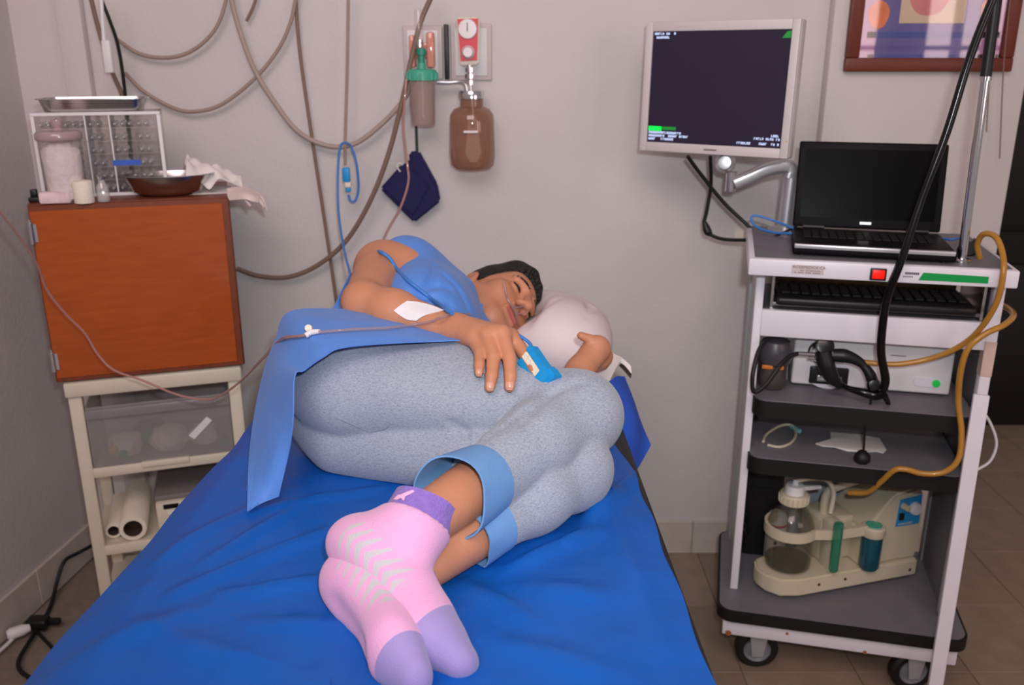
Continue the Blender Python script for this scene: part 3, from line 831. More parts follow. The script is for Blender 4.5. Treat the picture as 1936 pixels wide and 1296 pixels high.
glyph_row(0.150, 0.050, 5, 0.005, 0.0055, 'scr_white'); glyph_row(0.108, 0.042, 13, 0.005, 0.0055, 'scr_white'); glyph_row(0.066, 0.030, 8, 0.005, 0.0055, 'scr_white'); glyph_row(0.117, 0.030, 11, 0.005, 0.0055, 'scr_white')
b = BM(); box(b, -0.173, -0.137, -0.0022, -0.0012, 0.053, 0.064); obj('screen_bar', b, 'scr_green', sc, smooth=0)
b = BM(); box(b, -0.14, -0.098, -0.0022, -0.0012, 0.056, 0.064); obj('screen_bar', b, 'scr_dgreen', sc, smooth=0)
b = BM(); prism(b, [Vector((0.154, -0.002, 0.277)), Vector((0.174, -0.002, 0.277)), Vector((0.174, -0.002, 0.293)), Vector((0.164, -0.002, 0.291))], (0, 0.001, 0)); obj('screen_mark', b, 'scr_dgreen', sc, smooth=0)
b = BM(); box(b, -0.017, 0.017, -0.0068, -0.0055, 0.010, 0.014); obj('maker_badge', b, 'printer_grey', mo)
b = BM(); box(b, 0.188, 0.192, -0.0068, -0.0055, 0.040, 0.043); obj('power_light', b, 'yellow', mo)

ar = thing('monitor_stand', 'curved silver stand holding the video monitor over the cart', 'monitor stand', (0.712, 2.295, 1.121))
b = BM(); tube(b, [(0.712, 2.295, 1.122), (0.714, 2.295, 1.2), (0.716, 2.295, 1.262)], 0.02, n=18, per=6); obj('post', b, 'silver', ar, local=False)
b = BM(); lathe(b, [(0, 0), (0.045, 0), (0.045, 0.008), (0.026, 0.014), (0, 0.014)], (0.712, 2.295, 1.121), n=28); obj('base_flange', b, 'silver', ar, local=False)
b = BM()
pts = [(0.716, 2.295, 1.262), (0.716, 2.295, 1.280), (0.700, 2.296, 1.290), (0.655, 2.298, 1.283), (0.610, 2.302, 1.262), (0.572, 2.306, 1.245)]
P = catmull(pts, 6)
rings = []
for i, p in enumerate(P):
    f = i / (len(P) - 1); hh = 0.021 - 0.006 * f; ww = 0.017
    d = (P[min(i + 1, len(P) - 1)] - P[max(i - 1, 0)]).normalized(); s = Vector((0, 1, 0)); u = d.cross(s).normalized()
    rings.append([b.verts.new(p + u * (hh * cy_) + s * (ww * cx_)) for (cx_, cy_) in rrect(2, 2, 0.6, 3)])
for k in range(len(rings) - 1):
    n = len(rings[k])
    for i in range(n):
        b.faces.new((rings[k][i], rings[k][(i + 1) % n], rings[k + 1][(i + 1) % n], rings[k + 1][i]))
b.faces.new(list(reversed(rings[0]))); b.faces.new(rings[-1]); bmesh.ops.recalc_face_normals(b, faces=b.faces)
obj('boom', b, 'silver', ar, local=False)
b = BM(); cyl(b, (0.565, 2.307, 1.226), (0.565, 2.307, 1.275), 0.014, n=18); obj('pivot', b, 'chrome', ar, local=False)
b = BM(); lathe(b, [(0, 0.03), (0.016, 0.028), (0.025, 0.018), (0.027, 0.0), (0.02, -0.02), (0, -0.024)], (0.548, 2.312, 1.298), n=24, axis=(-.3, -1, .1)); obj('ball_joint', b, 'silver', ar, local=False)
b = BM(); tube(b, [(0.55, 2.32, 1.300), (0.525, 2.345, 1.36), (0.516, 2.338, 1.45)], 0.013, n=12); box(b, 0.47, 0.56, 2.334, 2.348, 1.42, 1.5); obj('head_mount', b, 'silver', ar, local=False)

cable('monitor_cable', [(1300, 296, 2.35), (1325, 330, 2.37), (1370, 385, 2.38), (1415, 428, 2.36), (1428, 443, 2.34), (1450, 447, 2.31)], 0.0055, 'black_rubber', 'black cable slanting from the monitor to the cart top')
b = BM(); pts = [(1343, 296, 2.35), (1344, 350, 2.39), (1336, 400, 2.4), (1331, 425, 2.4), (1342, 443, 2.39), (1370, 453, 2.37), (1420, 454, 2.33), (1445, 452, 2.3)]
mc = thing('monitor_power_cable', 'black monitor cable with a ferrite lump hanging to a low bend', 'cable', at(1342, 450, 2.39))
tube(b, [at(*p) for p in pts], 0.005, n=8); obj('wire', b, 'black_rubber', mc, local=False)
b = BM(); tube(b, [at(1332, 420, 2.4), at(1337, 436, 2.395), at(1344, 445, 2.39)], 0.010, n=12, radii=[0.006, 0.011, 0.011, 0.006]); obj('ferrite', b, 'black', mc, local=False)
wt = tag(obj('tape_piece', box(BM(), 0, 0.03, -0.002, 0.0, 0, 0.03), 'gauze'), 'small tan piece of tape on the wall above the cart corner', 'tape'); p = at(1388, 452, YW - 0.001); wt.location = p

# ================================================================== framed poster
M['frame_wood'] = mat('brown_frame', rgb(104, 44, 26), 0.4, var=0.1, vscale=20)
M['poster_blue'] = mat('poster_blue', rgb(92, 84, 150), 0.12, var=0.2, vscale=5, coat=0.6)
M['poster_deep'] = mat('poster_deep_blue', rgb(52, 72, 150), 0.12, var=0.15, vscale=9, coat=0.6)
M['poster_cream'] = mat('poster_cream', rgb(214, 188, 160), 0.15, var=0.06, vscale=12, coat=0.6)
M['poster_pink'] = mat('poster_pink', rgb(206, 120, 118), 0.15, var=0.1, vscale=14, coat=0.6)
M['poster_orange'] = mat('poster_orange', rgb(222, 112, 52), 0.15, var=0.2, vscale=20, coat=0.6)
M['poster_violet'] = mat('poster_violet', rgb(170, 120, 165), 0.12, var=0.2, vscale=8, coat=0.6)
YP = YW - 0.047
def f_(px, py, d=0.0): return at(px, py, YP - d)
fa = f_(1592, 134); fb = f_(1905, 137)
zb0 = (fa.z + fb.z) / 2; FX0, FX1 = fa.x, fb.x; FT = zb0 + 0.52
pf = thing('framed_poster', 'brown framed medical poster with blue ground hanging on the right wall', 'picture', (FX0, YP, zb0))
fw = 0.036; dp = 0.022
for (nm, x0, x1, z0, z1) in (('frame_rail', FX0, FX1, zb0, zb0 + fw), ('frame_rail', FX0, FX1, FT - fw, FT), ('frame_stile', FX0, FX0 + fw, zb0 + fw, FT - fw), ('frame_stile', FX1 - fw, FX1, zb0 + fw, FT - fw)):
    b = BM(); box(b, x0, x1, YP - dp, YP - 0.001, z0, z1, bev=0.004); obj(nm, b, 'frame_wood', pf, local=False)
b = BM(); box(b, FX0 + fw * .8, FX1 - fw * .8, YP - 0.008, YP - 0.003, zb0 + fw * .8, FT - fw * .8); ps_ = obj('print', b, 'poster_blue', pf, local=False)
def flat(pts, m, nm, d):
    b = BM(); prism(b, [Vector((x, YP - d, z)) for x, z in pts], (0, 0.0004, 0)); obj(nm, b, m, ps_, local=False, smooth=0)
def ell(cx, cz, rx, rz, n=28, wob=0.0):
    return [(cx + rx * math.cos(2 * math.pi * i / n) * (1 + wob * math.sin(3 * 2 * math.pi * i / n)), cz + rz * math.sin(2 * math.pi * i / n)) for i in range(n)]
def fp(px, py): p = f_(px, py, 0.008); return (p.x, p.z)
def quad(x0, y0, x1, y1): return [fp(x0, y0), fp(x1, y0), fp(x1, y1), fp(x0, y1)]
for (y0, y1) in ((60, 72), (103, 122)):
    x0, z0 = fp(1640, y0); x1, z1 = fp(1890, y1); flat([(x0, z0), (x1, z0), (x1, z1), (x0, z1)], 'poster_deep', 'printed_band', 0.0086)
x0, z0 = fp(1618, -30); x1, z1 = fp(1650, 120); flat([(x0, z0), (x1, z0), (x1, z1), (x0, z1)], 'poster_violet', 'printed_column', 0.0086)
x0, z0 = fp(1868, -30); x1, z1 = fp(1888, 120); flat([(x0, z0), (x1, z0), (x1, z1), (x0, z1)], 'poster_violet', 'printed_column', 0.0086)
x0, z1 = fp(1699, 44); x1, _ = fp(1822, 44); flat([(x0, z1), (x1, z1), (x1, z1 + 0.26), (x0, z1 + 0.26)], 'poster_cream', 'printed_sheet', 0.0092)
cxp, czp = fp(1757, -2); flat(ell(cxp, czp + 0.02, 0.062, 0.062, wob=0.1), 'poster_pink', 'printed_organ', 0.0098)
cxp, czp = fp(1661, 28); flat(ell(cxp, czp, 0.028, 0.036, wob=0.06), 'poster_orange', 'printed_figure', 0.0098)
cxp, czp = fp(1872, 20); flat(ell(cxp, czp, 0.026, 0.036, wob=0.06), 'poster_orange', 'printed_figure', 0.0098)
b = BM(); box(b, FX0 + fw * .8, FX1 - fw * .8, YP - 0.0125, YP - 0.0115, zb0 + fw * .8, FT - fw * .8)
M['pane'] = glassy('picture_glass', (0.97,0.97,0.97), 0.0, None, 0.02)
obj('glass_pane', b, 'pane', pf, local=False)
# ================================================================== endoscopy cart on the right
TZ = R(-13.35)
TO = Vector((0.536, 1.974, 0))
tc_ = thing('endoscopy_cart', 'white and grey equipment cart on casters carrying the endoscopy gear', 'cart', TO, TZ)
TM = WM[tc_.name]
def tpos(u, v, z): return TM @ Vector((u, v, z))
def rplate(bm, w0, w1, d0, d1, z0, z1, r, bev=0.0):
    pts = rrect(w1 - w0, d1 - d0, r, 5, (w0 + w1) / 2, (d0 + d1) / 2)
    prism(bm, [Vector((x, y, z0)) for x, y in pts], (0, 0, z1 - z0))
    return bm
b = BM(); rplate(b, 0.0, 0.592, 0.0, 0.41, 0.172, 0.2, 0.035); obj('platform', b, 'shelf_grey', tc_)
b = BM(); rplate(b, -0.006, 0.598, -0.006, 0.416, 0.166, 0.1975, 0.04); obj('platform_bumper', b, 'black_rubber', tc_)
b = BM(); box(b, 0.012, 0.578, 0.012, 0.395, 0.115, 0.168, bev=0.003); lw = obj('platform_apron', b, 'white_paint', tc_)
for (x, z, w, h) in ((0.02, 0.117, 0.016, 0.006), (0.17, 0.14, 0.008, 0.004), (0.36, 0.116, 0.010, 0.005)):
    b = BM(); lathe(b, [(0, 0.001), (w / 2, 0.0008), (w / 2, 0)], (x + w / 2, 0.012, z + h / 2), n=12, axis=(0, -1, 0)); obj('rust_spot', b, 'rust', lw)
for (u, v, a) in ((0.105, 0.06, 0.15), (0.49, 0.06, 0.25), (0.105, 0.35, 0.3), (0.49, 0.35, -0.2)):
    cs = BM(); d = Vector((math.cos(a), math.sin(a), 0))
    c0 = Vector((u, v, 0.056))
    e = Vector((-d.y, d.x, 0)) * -1
    lathe(cs, [(0.034, -0.014), (0.048, -0.016), (0.056, -0.010), (0.056, 0.010), (0.048, 0.016), (0.034, 0.014)], c0, n=32, axis=e)
    co = obj('caster_tyre', cs, 'black_rubber', tc_)
    cs = BM(); lathe(cs, [(0, -0.02), (0.012, -0.02), (0.014, -0.012), (0.028, -0.009), (0.0355, -0.015), (0.0355, 0.015), (0.028, 0.009), (0.014, 0.012), (0.012, 0.02), (0, 0.02)], c0, n=28, axis=e); obj('caster_rim', cs, 'wheel_grey', co)
    cs = BM()
    for s in (-1, 1):
        q = c0 + e * (0.022 * s)
        prism(cs, [q + d * -0.014 + Vector((0, 0, -0.014)), q + d * 0.014 + Vector((0, 0, -0.014)), q + d * 0.024 + Vector((0, 0, 0.058)), q + d * -0.024 + Vector((0, 0, 0.058))], e * (0.003 * s))
    box(cs, c0.x - 0.026, c0.x + 0.026, c0.y - 0.026, c0.y + 0.026, 0.108, 0.116)
    obj('caster_fork', cs, 'post_grey', co)
for (u, v, m, w, d) in ((0.026, 0.095, 'white_paint', 0.02, 0.03), (0.543, 0.088, 'white_paint', 0.024, 0.03), (0.02, 0.36, 'post_grey', 0.022, 0.03), (0.548, 0.36, 'post_grey', 0.022, 0.03)):
    b = BM(); box(b, u, u + w, v, v + d, 0.2, 1.085, bev=0.003); obj('post', b, m, tc_)
b = BM(); box(b, 0.0265, 0.0325, 0.125, 0.36, 0.2, 1.085); obj('side_panel', b, 'post_grey', tc_)
b = BM(); box(b, 0.553, 0.562, 0.118, 0.36, 0.2, 1.085); obj('side_panel', b, 'shelf_grey', tc_)
b = BM(); box(b, 0.045, 0.545, 0.09, 0.108, 0.912, 0.978, bev=0.003); obj('front_panel', b, 'white_paint', tc_)
b = BM(); box(b, 0.045, 0.545, 0.108, 0.38, 0.955, 0.975); obj('keyboard_shelf', b, 'shelf_grey', tc_)
for z in (0.76, 0.607):
    b = BM(); rplate(b, 0.045, 0.543, 0.058, 0.385, z - 0.02, z, 0.03); so = obj('shelf', b, 'shelf_grey', tc_)
    b = BM(); rplate(b, 0.041, 0.547, 0.050, 0.39, z - 0.042, z - 0.003, 0.034); obj('shelf_edge', b, 'black_rubber', so)
b = BM(); box(b, 0.002, 0.562, -0.002, 0.43, 1.082, 1.121, bev=0.004); tp = obj('top_board', b, 'white_paint', tc_)
b = BM(); box(b, 0.015, 0.55, 0.012, 0.42, 1.1205, 1.1225); obj('top_laminate', b, 'shelf_grey', tp)
b = BM(); box(b, 0.262, 0.296, -0.0075, -0.001, 1.086, 1.113, bev=0.002); sw = obj('switch_bezel', b, 'black', tp)
M['red_glow'] = mat('red_lamp_switch', rgb(225, 20, 12), 0.35, emit=rgb(255, 30, 10), estr=0.45)
b = BM(); box(b, 0.266, 0.292, -0.011, -0.006, 1.090, 1.110, bev=0.002); obj('rocker', b, 'red_glow', sw)
M['green_band'] = mat('green_band', rgb(0, 150, 66), 0.4, var=0.03)
b = BM(); prism(b, [Vector((0.363, -0.0035, 1.091)), Vector((0.502, -0.0035, 1.091)), Vector((0.502, -0.0035, 1.106)), Vector((0.371, -0.0035, 1.108))], (0, 0.001, 0)); obj('green_band', b, 'green_band', tp, smooth=0)
M['print_grey'] = mat('printed_grey', rgb(92, 88, 96), 0.6, var=0.05)
def lettering(s, x, z, size, m, parent, y=-0.0032):
    b = text_bm(s, size)
    b.transform(Matrix.Translation((x, y, z)) @ Matrix.Rotation(R(90), 4, 'X'))
    return obj('lettering', b, m, parent, smooth=0)
lettering('INTERMEDICA C.A', 0.098, 1.104, 0.0085, 'print_grey', tp)
b = BM(); box(b, 0.096, 0.165, -0.0031, -0.0024, 1.0915, 1.1115); obj('label_strip', b, 'panel_grey', tp)
for i in range(2):
    b = BM()
    for k in range(14):
        if rng.random() < .2: continue
        box(b, 0.103 + k * 0.004, 0.1055 + k * 0.004, -0.0034, -0.003, 1.0985 - i * 0.005, 1.1005 - i * 0.005)
    obj('small_print', b, 'print_grey', tp, smooth=0)
b = BM()
for k in range(7): box(b, 0.334 + k * 0.0042, 0.3374 + k * 0.0042, -0.0034, -0.0028, 1.1025, 1.1075)
for k in range(5): box(b, 0.331 + k * 0.0042, 0.3334 + k * 0.0042, -0.0034, -0.0028, 1.096, 1.099)
obj('small_print', b, 'print_grey', tp, smooth=0)
M['tape_tan'] = mat('tan_tape', rgb(206, 178, 166), 0.6, var=0.06, vscale=30)
b = BM(); box(b, 0.5425, 0.5675, 0.0865, 0.1195, 0.85, 0.935, bev=0.001, seg=1); obj('tape_wrap', b, 'tape_tan', tc_)

# leaning white plank in front of the cart
a0 = Vector((1.026, 1.795, 0.0)); a1 = Vector((1.066, 1.885, 0.825))
d = (a1 - a0).normalized(); s = Vector((0.96, -0.23, 0)); s = (s - d * s.dot(d)).normalized(); n = d.cross(s)
b = BM(); hw = 0.0165
prism(b, [a0 - s * hw, a0 + s * hw, a1 + s * hw, a1 - s * hw], n * -0.012); bmesh.ops.bevel(b, geom=list(b.edges), offset=0.0015, segments=1, affect='EDGES')
lowz = min(v.co.z for v in b.verts)
for v in b.verts: v.co.z -= lowz - 0.0
tag(obj('plank', b, 'white_paint'), 'narrow white plank leaning against the right front of the equipment cart', 'plank')

# keyboard in the slot
kb = thing('keyboard', 'long black keyboard in the slot under the cart top', 'keyboard', tpos(0.075, 0.085, 0.979), TZ)
b = BM(); box(b, 0.0, 0.44, 0.0, 0.16, 0.012, 0.034, bev=0.008, seg=3); obj('body', b, 'black', kb)
for r in range(5):
    b = BM()
    for k in range(18):
        box(b, 0.012 + k * 0.0232, 0.031 + k * 0.0232, 0.035 + r * 0.022, 0.053 + r * 0.022, 0.034, 0.041, bev=0.002, seg=1)
    obj('key_row', b, 'black_rubber', kb)
M['khaki'] = mat('khaki_sleeve', rgb(110, 96, 62), 0.6, var=0.15, vscale=30)
b = BM(); box(b, 0.0, 0.43, 0.165, 0.185, 0.03, 0.055, bev=0.004); obj('back_tray', b, 'khaki', kb)
for u in (-0.012, 0.452):
    b = BM(); box(b, u, u + 0.006, 0.02, 0.2, 0.0, 0.085); obj('bracket', b, 'steel', kb)
b = BM(); box(b, -0.006, 0.452, 0.05, 0.2, 0.0, 0.008); obj('bracket_tray', b, 'steel', kb)

# laptop
LZ = R(-16)
M['laptop'] = mat('laptop_black', rgb(17, 16, 19), 0.5, var=0.05, spec=0.12)
M['laptop_screen'] = mat('laptop_screen', rgb(4, 4, 5), 0.3, var=0.03, spec=0.05)
lp = thing('laptop', 'open black laptop with a dark screen on the cart top', 'laptop', (0.806, 1.946, 1.1228), LZ)
LWd = 0.345
b = BM(); box(b, -LWd / 2, LWd / 2, 0, 0.235, 0.004, 0.026, bev=0.006, seg=3); la = obj('base', b, 'laptop', lp)
b = BM(); box(b, -LWd / 2 + .004, LWd / 2 - .004, -0.0012, 0.01, 0.018, 0.0275, bev=0.0015); obj('front_trim', b, 'silver', la)
for r in range(5):
    b = BM()
    for k in range(15): box(b, -0.145 + k * 0.0194, -0.1285 + k * 0.0194, 0.10 + r * 0.0195, 0.1165 + r * 0.0195, 0.026, 0.0285, bev=0.0008, seg=1)
    obj('key_row', b, 'black_rubber', la)
b = BM(); box(b, -0.045, 0.045, 0.025, 0.082, 0.0258, 0.0268); obj('touchpad', b, 'black_gloss', la)
for (x, y) in ((-0.15, 0.02), (0.15, 0.02), (-0.15, 0.21), (0.15, 0.21)):
    b = BM(); cyl(b, (x, y, 0), (x, y, 0.005), 0.008, n=12); obj('foot', b, 'black_rubber', la)
tl = R(12)
def lid(pt):
    x, y, z = pt
    return Vector((x, 0.226 + y * math.cos(tl) + z * math.sin(tl), 0.030 - y * math.sin(tl) + z * math.cos(tl)))
b = BM(); box(b, -LWd / 2 + .002, LWd / 2 - .002, 0, 0.012, 0, 0.210, bev=0.005, seg=3)
for v in b.verts: v.co = lid(v.co)
li = obj('lid', b, 'laptop', lp)
b = BM(); box(b, -0.155, 0.155, -0.001, 0.002, 0.024, 0.192)
for v in b.verts: v.co = lid(v.co)
obj('screen', b, 'laptop_screen', li)
b = BM(); box(b, -0.013, 0.013, -0.001, 0.001, 0.011, 0.017)
for v in b.verts: v.co = lid(v.co)
obj('maker_badge', b, 'silver', li)
for x in (-0.12, 0.12):
    b = BM(); cyl(b, (x - 0.025, 0.232, 0.029), (x + 0.025, 0.232, 0.029), 0.007, n=14); obj('hinge', b, 'black', lp)
cable('usb_lead', [(1500, 432, 2.2), (1470, 420, 2.24), (1430, 408, 2.26), (1420, 415, 2.26), (1432, 430, 2.24), (1465, 440, 2.2), (1500, 442, 2.15)], 0.0032, 'blue_cable', 'blue lead looping out at the left of the laptop')
cable('usb_lead', [(1785, 452, 2.12), (1800, 453, 2.1), (1812, 451, 2.12)], 0.0032, 'blue_cable', 'short blue lead at the right of the laptop')
cable('black_lead', [(1440, 447, 2.3), (1432, 452, 2.27), (1455, 450, 2.24), (1490, 436, 2.22), (1512, 424, 2.2)], 0.003, 'black_rubber', 'thin black lead behind the left of the laptop')

# chrome pole with endoscope
pl_ = thing('scope_pole', 'chrome pole with a black upper sleeve rising from the cart top', 'pole', (0.999, 1.932, 1.1228))
b = BM(); cyl(b, (0.999, 1.932, 1.123), (0.989, 1.932, 1.515), 0.0095, n=20); obj('rod', b, 'chrome', pl_, local=False)
b = BM(); lathe(b, [(0, 0), (0.02, 0), (0.02, 0.004), (0.012, 0.008), (0, 0.008)], (0.999, 1.932, 1.123), n=20); obj('foot_plate', b, 'chrome', pl_, local=False)
b = BM(); lathe(b, [(0, 0), (0.0125, 0), (0.0125, 0.008), (0, 0.008)], (0.989, 1.932, 1.509), n=20); obj('collar', b, 'chrome', pl_, local=False)
b = BM(); cyl(b, (0.989, 1.932, 1.517), (0.983, 1.932, 1.80), 0.0115, n=20); obj('sleeve', b, 'black', pl_, local=False)
b = BM(); tube(b, [(0.983, 1.932, 1.79), (0.983, 1.90, 1.80), (0.983, 1.862, 1.79), (0.983, 1.855, 1.80)], 0.006, n=10); obj('hook', b, 'chrome', pl_, local=False)
for k, (xx, zz) in enumerate(((1865, 250), (1890, 300))):
    cable('hanging_string', [(xx + 22, -20, 2.5), (xx + 8, 120, 2.5), (xx, zz, 2.5)], 0.0016, 'brown_cable', ('shorter', 'longer')[k] + ' thin string hanging right of the chrome pole', 'string', 'strings by the pole')

sc_ = thing('endoscope', 'black endoscope hanging from the pole with its control head on the shelf', 'endoscope', tpos(0.25, 0.07, 0.78))
b = BM()
tube(b, [(0.983, 1.858, 1.80), at(1868, 20, 1.86), at(1830, 120, 1.86), at(1790, 250, 1.86), at(1745, 370, 1.86), at(1705, 490, 1.86), at(1678, 560, 1.885), at(1668, 620, 1.9), at(1666, 670, 1.92), at(1674, 715, 1.945), at(1671, 735, 1.955)], 0.008, n=14, per=6, radii=[0.0085, 0.0085, 0.0085, 0.0085, 0.007, 0.0085, 0.0095, 0.0095, 0.0095, 0.010, 0.010])
obj('insertion_tube', b, 'black_gloss', sc_, local=False)
b = BM(); tube(b, [at(1672, 745, 1.955), at(1655, 748, 1.97), at(1630, 742, 1.98), at(1605, 735, 2.0), at(1592, 728, 2.02)], 0.008, n=14, radii=[0.010, 0.012, 0.010, 0.007, 0.006]); obj('bend', b, 'black_gloss', sc_, local=False)
b = BM(); tube(b, [at(1555, 665, 2.02), at(1562, 690, 2.015), at(1572, 712, 2.015), at(1588, 730, 2.02)], 0.018, n=16, radii=[0.019, 0.021, 0.018, 0.010]); obj('control_body', b, 'black', sc_, local=False)
b = BM(); tube(b, [at(1575, 672, 2.02), at(1600, 674, 2.01), at(1625, 685, 2.0), at(1643, 705, 1.99), at(1652, 728, 1.985)], 0.013, n=16, radii=[0.016, 0.017, 0.013, 0.010, 0.013, 0.014]); obj('grip', b, 'black', sc_, local=False)
b = BM(); lathe(b, [(0, 0.014), (0.012, 0.013), (0.016, 0.006), (0.016, -0.006), (0.010, -0.012), (0, -0.012)], at(1652, 728, 1.975), n=20, axis=(-.3, -1, .3)); obj('angulation_knob', b, 'black_gloss', sc_, local=False)
b = BM(); lathe(b, [(0, 0.012), (0.02, 0.010), (0.022, 0.0), (0.018, -0.012), (0, -0.012)], at(1560, 655, 2.03), n=22, axis=(-.2, -1, .4)); obj('valve_cap', b, 'black_gloss', sc_, local=False)
b = BM(); cyl(b, at(1508, 669, 2.03), at(1545, 671, 2.025), 0.0052, n=14); cyl(b, at(1528, 677, 2.028), at(1546, 679, 2.025), 0.004, n=12); obj('chrome_plug', b, 'chrome', sc_, local=False)
b = BM(); tube(b, [at(1508, 669, 2.03), at(1492, 675, 2.02), at(1472, 695, 2.0), at(1450, 725, 1.99), at(1430, 741, 1.99), at(1423, 735, 1.99), at(1424, 705, 1.995), at(1434, 665, 2.02), at(1446, 645, 2.05)], 0.0055, n=10); obj('light_lead', b, 'black_rubber', sc_, local=False)
b = BM(); tube(b, [at(1645, 748, 1.985), at(1646, 762, 1.985), at(1637, 790, 1.99), at(1633, 850, 1.99)], 0.003, n=8); obj('leak_cord', b, 'black_rubber', sc_, local=False)
b = BM(); lathe(b, [(0, 0.02), (0.009, 0.018), (0.018, 0.008), (0.020, -0.004), (0.014, -0.014), (0, -0.016)], at(1630, 866, 1.985), n=20); obj('leak_cap', b, 'black_rubber', sc_, local=False)
b = BM(); tube(b, [at(1672, 748, 1.97), at(1680, 765, 1.985), at(1682, 785, 1.985)], 0.004, n=8, radii=[0.008, 0.005, 0.003]); obj('tail', b, 'black_rubber', sc_, local=False)

# light source
ls = thing('light_source', 'white endoscopy light source box on the upper cart shelf', 'light source', tpos(0.135, 0.175, 0.7605), TZ)
b = BM(); box(b, 0, 0.372, 0, 0.2, 0.006, 0.146, bev=0.006, seg=3); lo = obj('case', b, 'white_plastic', ls)
M['cyan_print'] = mat('teal_print', rgb(120, 190, 195), 0.5, var=0.04)
b = BM(); prism(b, [Vector((0.155, -0.0008, 0.140)), Vector((0.345, -0.0008, 0.140)), Vector((0.345, -0.0008, 0.128)), Vector((0.17, -0.0008, 0.128))], (0, 0.0006, 0)); obj('teal_stripe', b, 'cyan_print', ls, smooth=0)
b = BM(); lathe(b, [(0.018, 0.0), (0.030, 0.0), (0.030, 0.006), (0.026, 0.010), (0.018, 0.010), (0.018, 0.0)], (0.062, 0.0, 0.096), n=30, axis=(0, -1, 0)); obj('socket_ring', b, 'chrome', ls)
b = BM(); lathe(b, [(0, 0), (0.055, 0.0), (0.053, 0.002), (0, 0.002)], (0.088, 0.0, 0.040), n=34, axis=(0, -1, 0), sx=1, sy=.75); obj('recess', b, 'white_paint', ls)
b = BM(); box(b, 0.042, 0.135, -0.006, 0.001, 0.012, 0.058, bev=0.004); obj('drawer_slot', b, 'black', ls)
b = BM(); box(b, 0.06, 0.12, -0.010, -0.005, 0.02, 0.036, bev=0.002); obj('slot_plate', b, 'steel', ls)
b = BM(); box(b, 0.09, 0.108, -0.0115, -0.0095, 0.022, 0.04, bev=0.001); obj('slot_tag', b, 'paper', ls)
b = BM(); pts = rrect(0.062, 0.022, 0.0105, 5, 0.318, 0.036); prism(b, [Vector((x, -0.003, z)) for x, z in pts], (0, 0.003, 0)); obj('button_bar', b, 'white_paint', ls)
M['green_glow'] = mat('green_lamp', rgb(30, 150, 60), 0.3, emit=rgb(20, 190, 70), estr=0.35)
b = BM(); lathe(b, [(0, 0.006), (0.009, 0.004), (0.0095, 0)], (0.338, -0.003, 0.036), n=20, axis=(0, -1, 0)); obj('power_button', b, 'green_glow', ls)
for x in (0.02, 0.35):
    b = BM(); cyl(b, (x, 0.03, 0), (x, 0.03, 0.008), 0.01, n=12); obj('foot', b, 'black_rubber', ls)
    b = BM(); cyl(b, (x, 0.17, 0), (x, 0.17, 0.008), 0.01, n=12); obj('foot', b, 'black_rubber', ls)
b = BM(); box(b, 0.226, 0.262, -0.0006, 0.0, 0.098, 0.1); obj('printed_line', b, 'print_grey', ls)

# water bottle at the left of the light source
wbt = thing('water_bottle', 'grey-capped water bottle at the left end of the upper cart shelf', 'bottle', tpos(0.088, 0.15, 0.7605), TZ)
M['smoke'] = glassy('smoked_plastic', (0.55, 0.52, 0.50), 0.35, rgb(110, 104, 100), 0.1)
M['cap_grey'] = mat('grey_cap', rgb(70, 68, 74), 0.35, var=0.04)
b = BM(); lathe(b, [(0, 0), (0.026, 0.001), (0.034, 0.012), (0.036, 0.03), (0.034, 0.066), (0, 0.067)], n=28); obj('body', b, 'smoke', wbt)
M['orange'] = mat('orange_plastic', rgb(205, 120, 40), 0.4, var=0.05)
b = BM(); box(b, -0.03, -0.004, -0.037, -0.03, 0.060, 0.07, bev=0.002); box(b, 0.004, 0.022, -0.037, -0.03, 0.060, 0.07, bev=0.002); obj('clip', b, 'orange', wbt)
b = BM(); lathe(b, [(0, 0.07), (0.038, 0.07), (0.042, 0.082), (0.042, 0.105), (0.034, 0.125), (0.012, 0.136), (0, 0.137)], n=30); obj('cap', b, 'cap_grey', wbt)

# shelf 2: paper and tubing loop
ppr = thing('paper_sheet', 'torn white paper napkin on the lower cart shelf', 'paper', tpos(0.285, 0.17, 0.6075), TZ)
b = BM()
base = [(-0.075, 0.0), (-0.035, 0.03), (-0.03, 0.085), (0.04, 0.08), (0.09, 0.07), (0.095, -0.005), (0.085, -0.025), (0.07, -0.018), (0.045, -0.03), (0.0, -0.03), (-0.03, -0.02), (-0.06, -0.012)]
prism(b, [Vector((x, y, 0.001 + 0.004 * math.sin(i * 1.7) ** 2)) for i, (x, y) in enumerate(base)], (0, 0, 0.002)); obj('sheet', b, 'paper', ppr, smooth=0)
cl = [tpos(0.08, 0.15, 0.611), tpos(0.09, 0.20, 0.611), tpos(0.125, 0.25, 0.617), tpos(0.155, 0.26, 0.619), tpos(0.165, 0.22, 0.613), tpos(0.15, 0.16, 0.611), tpos(0.12, 0.125, 0.611), tpos(0.09, 0.13, 0.611)]
lpz = thing('tubing_loop', 'small loop of thin cream tubing on the lower cart shelf', 'tubing', tpos(0.12, 0.18, 0.6075))
b = BM(); tube(b, cl, 0.0035, n=8); obj('loop', b, 'pump_cream', lpz, local=False)
b = BM(); cyl(b, tpos(0.155, 0.262, 0.615), tpos(0.175, 0.23, 0.615), 0.006, n=10); obj('connector', b, 'cyan_print', lpz, local=False)

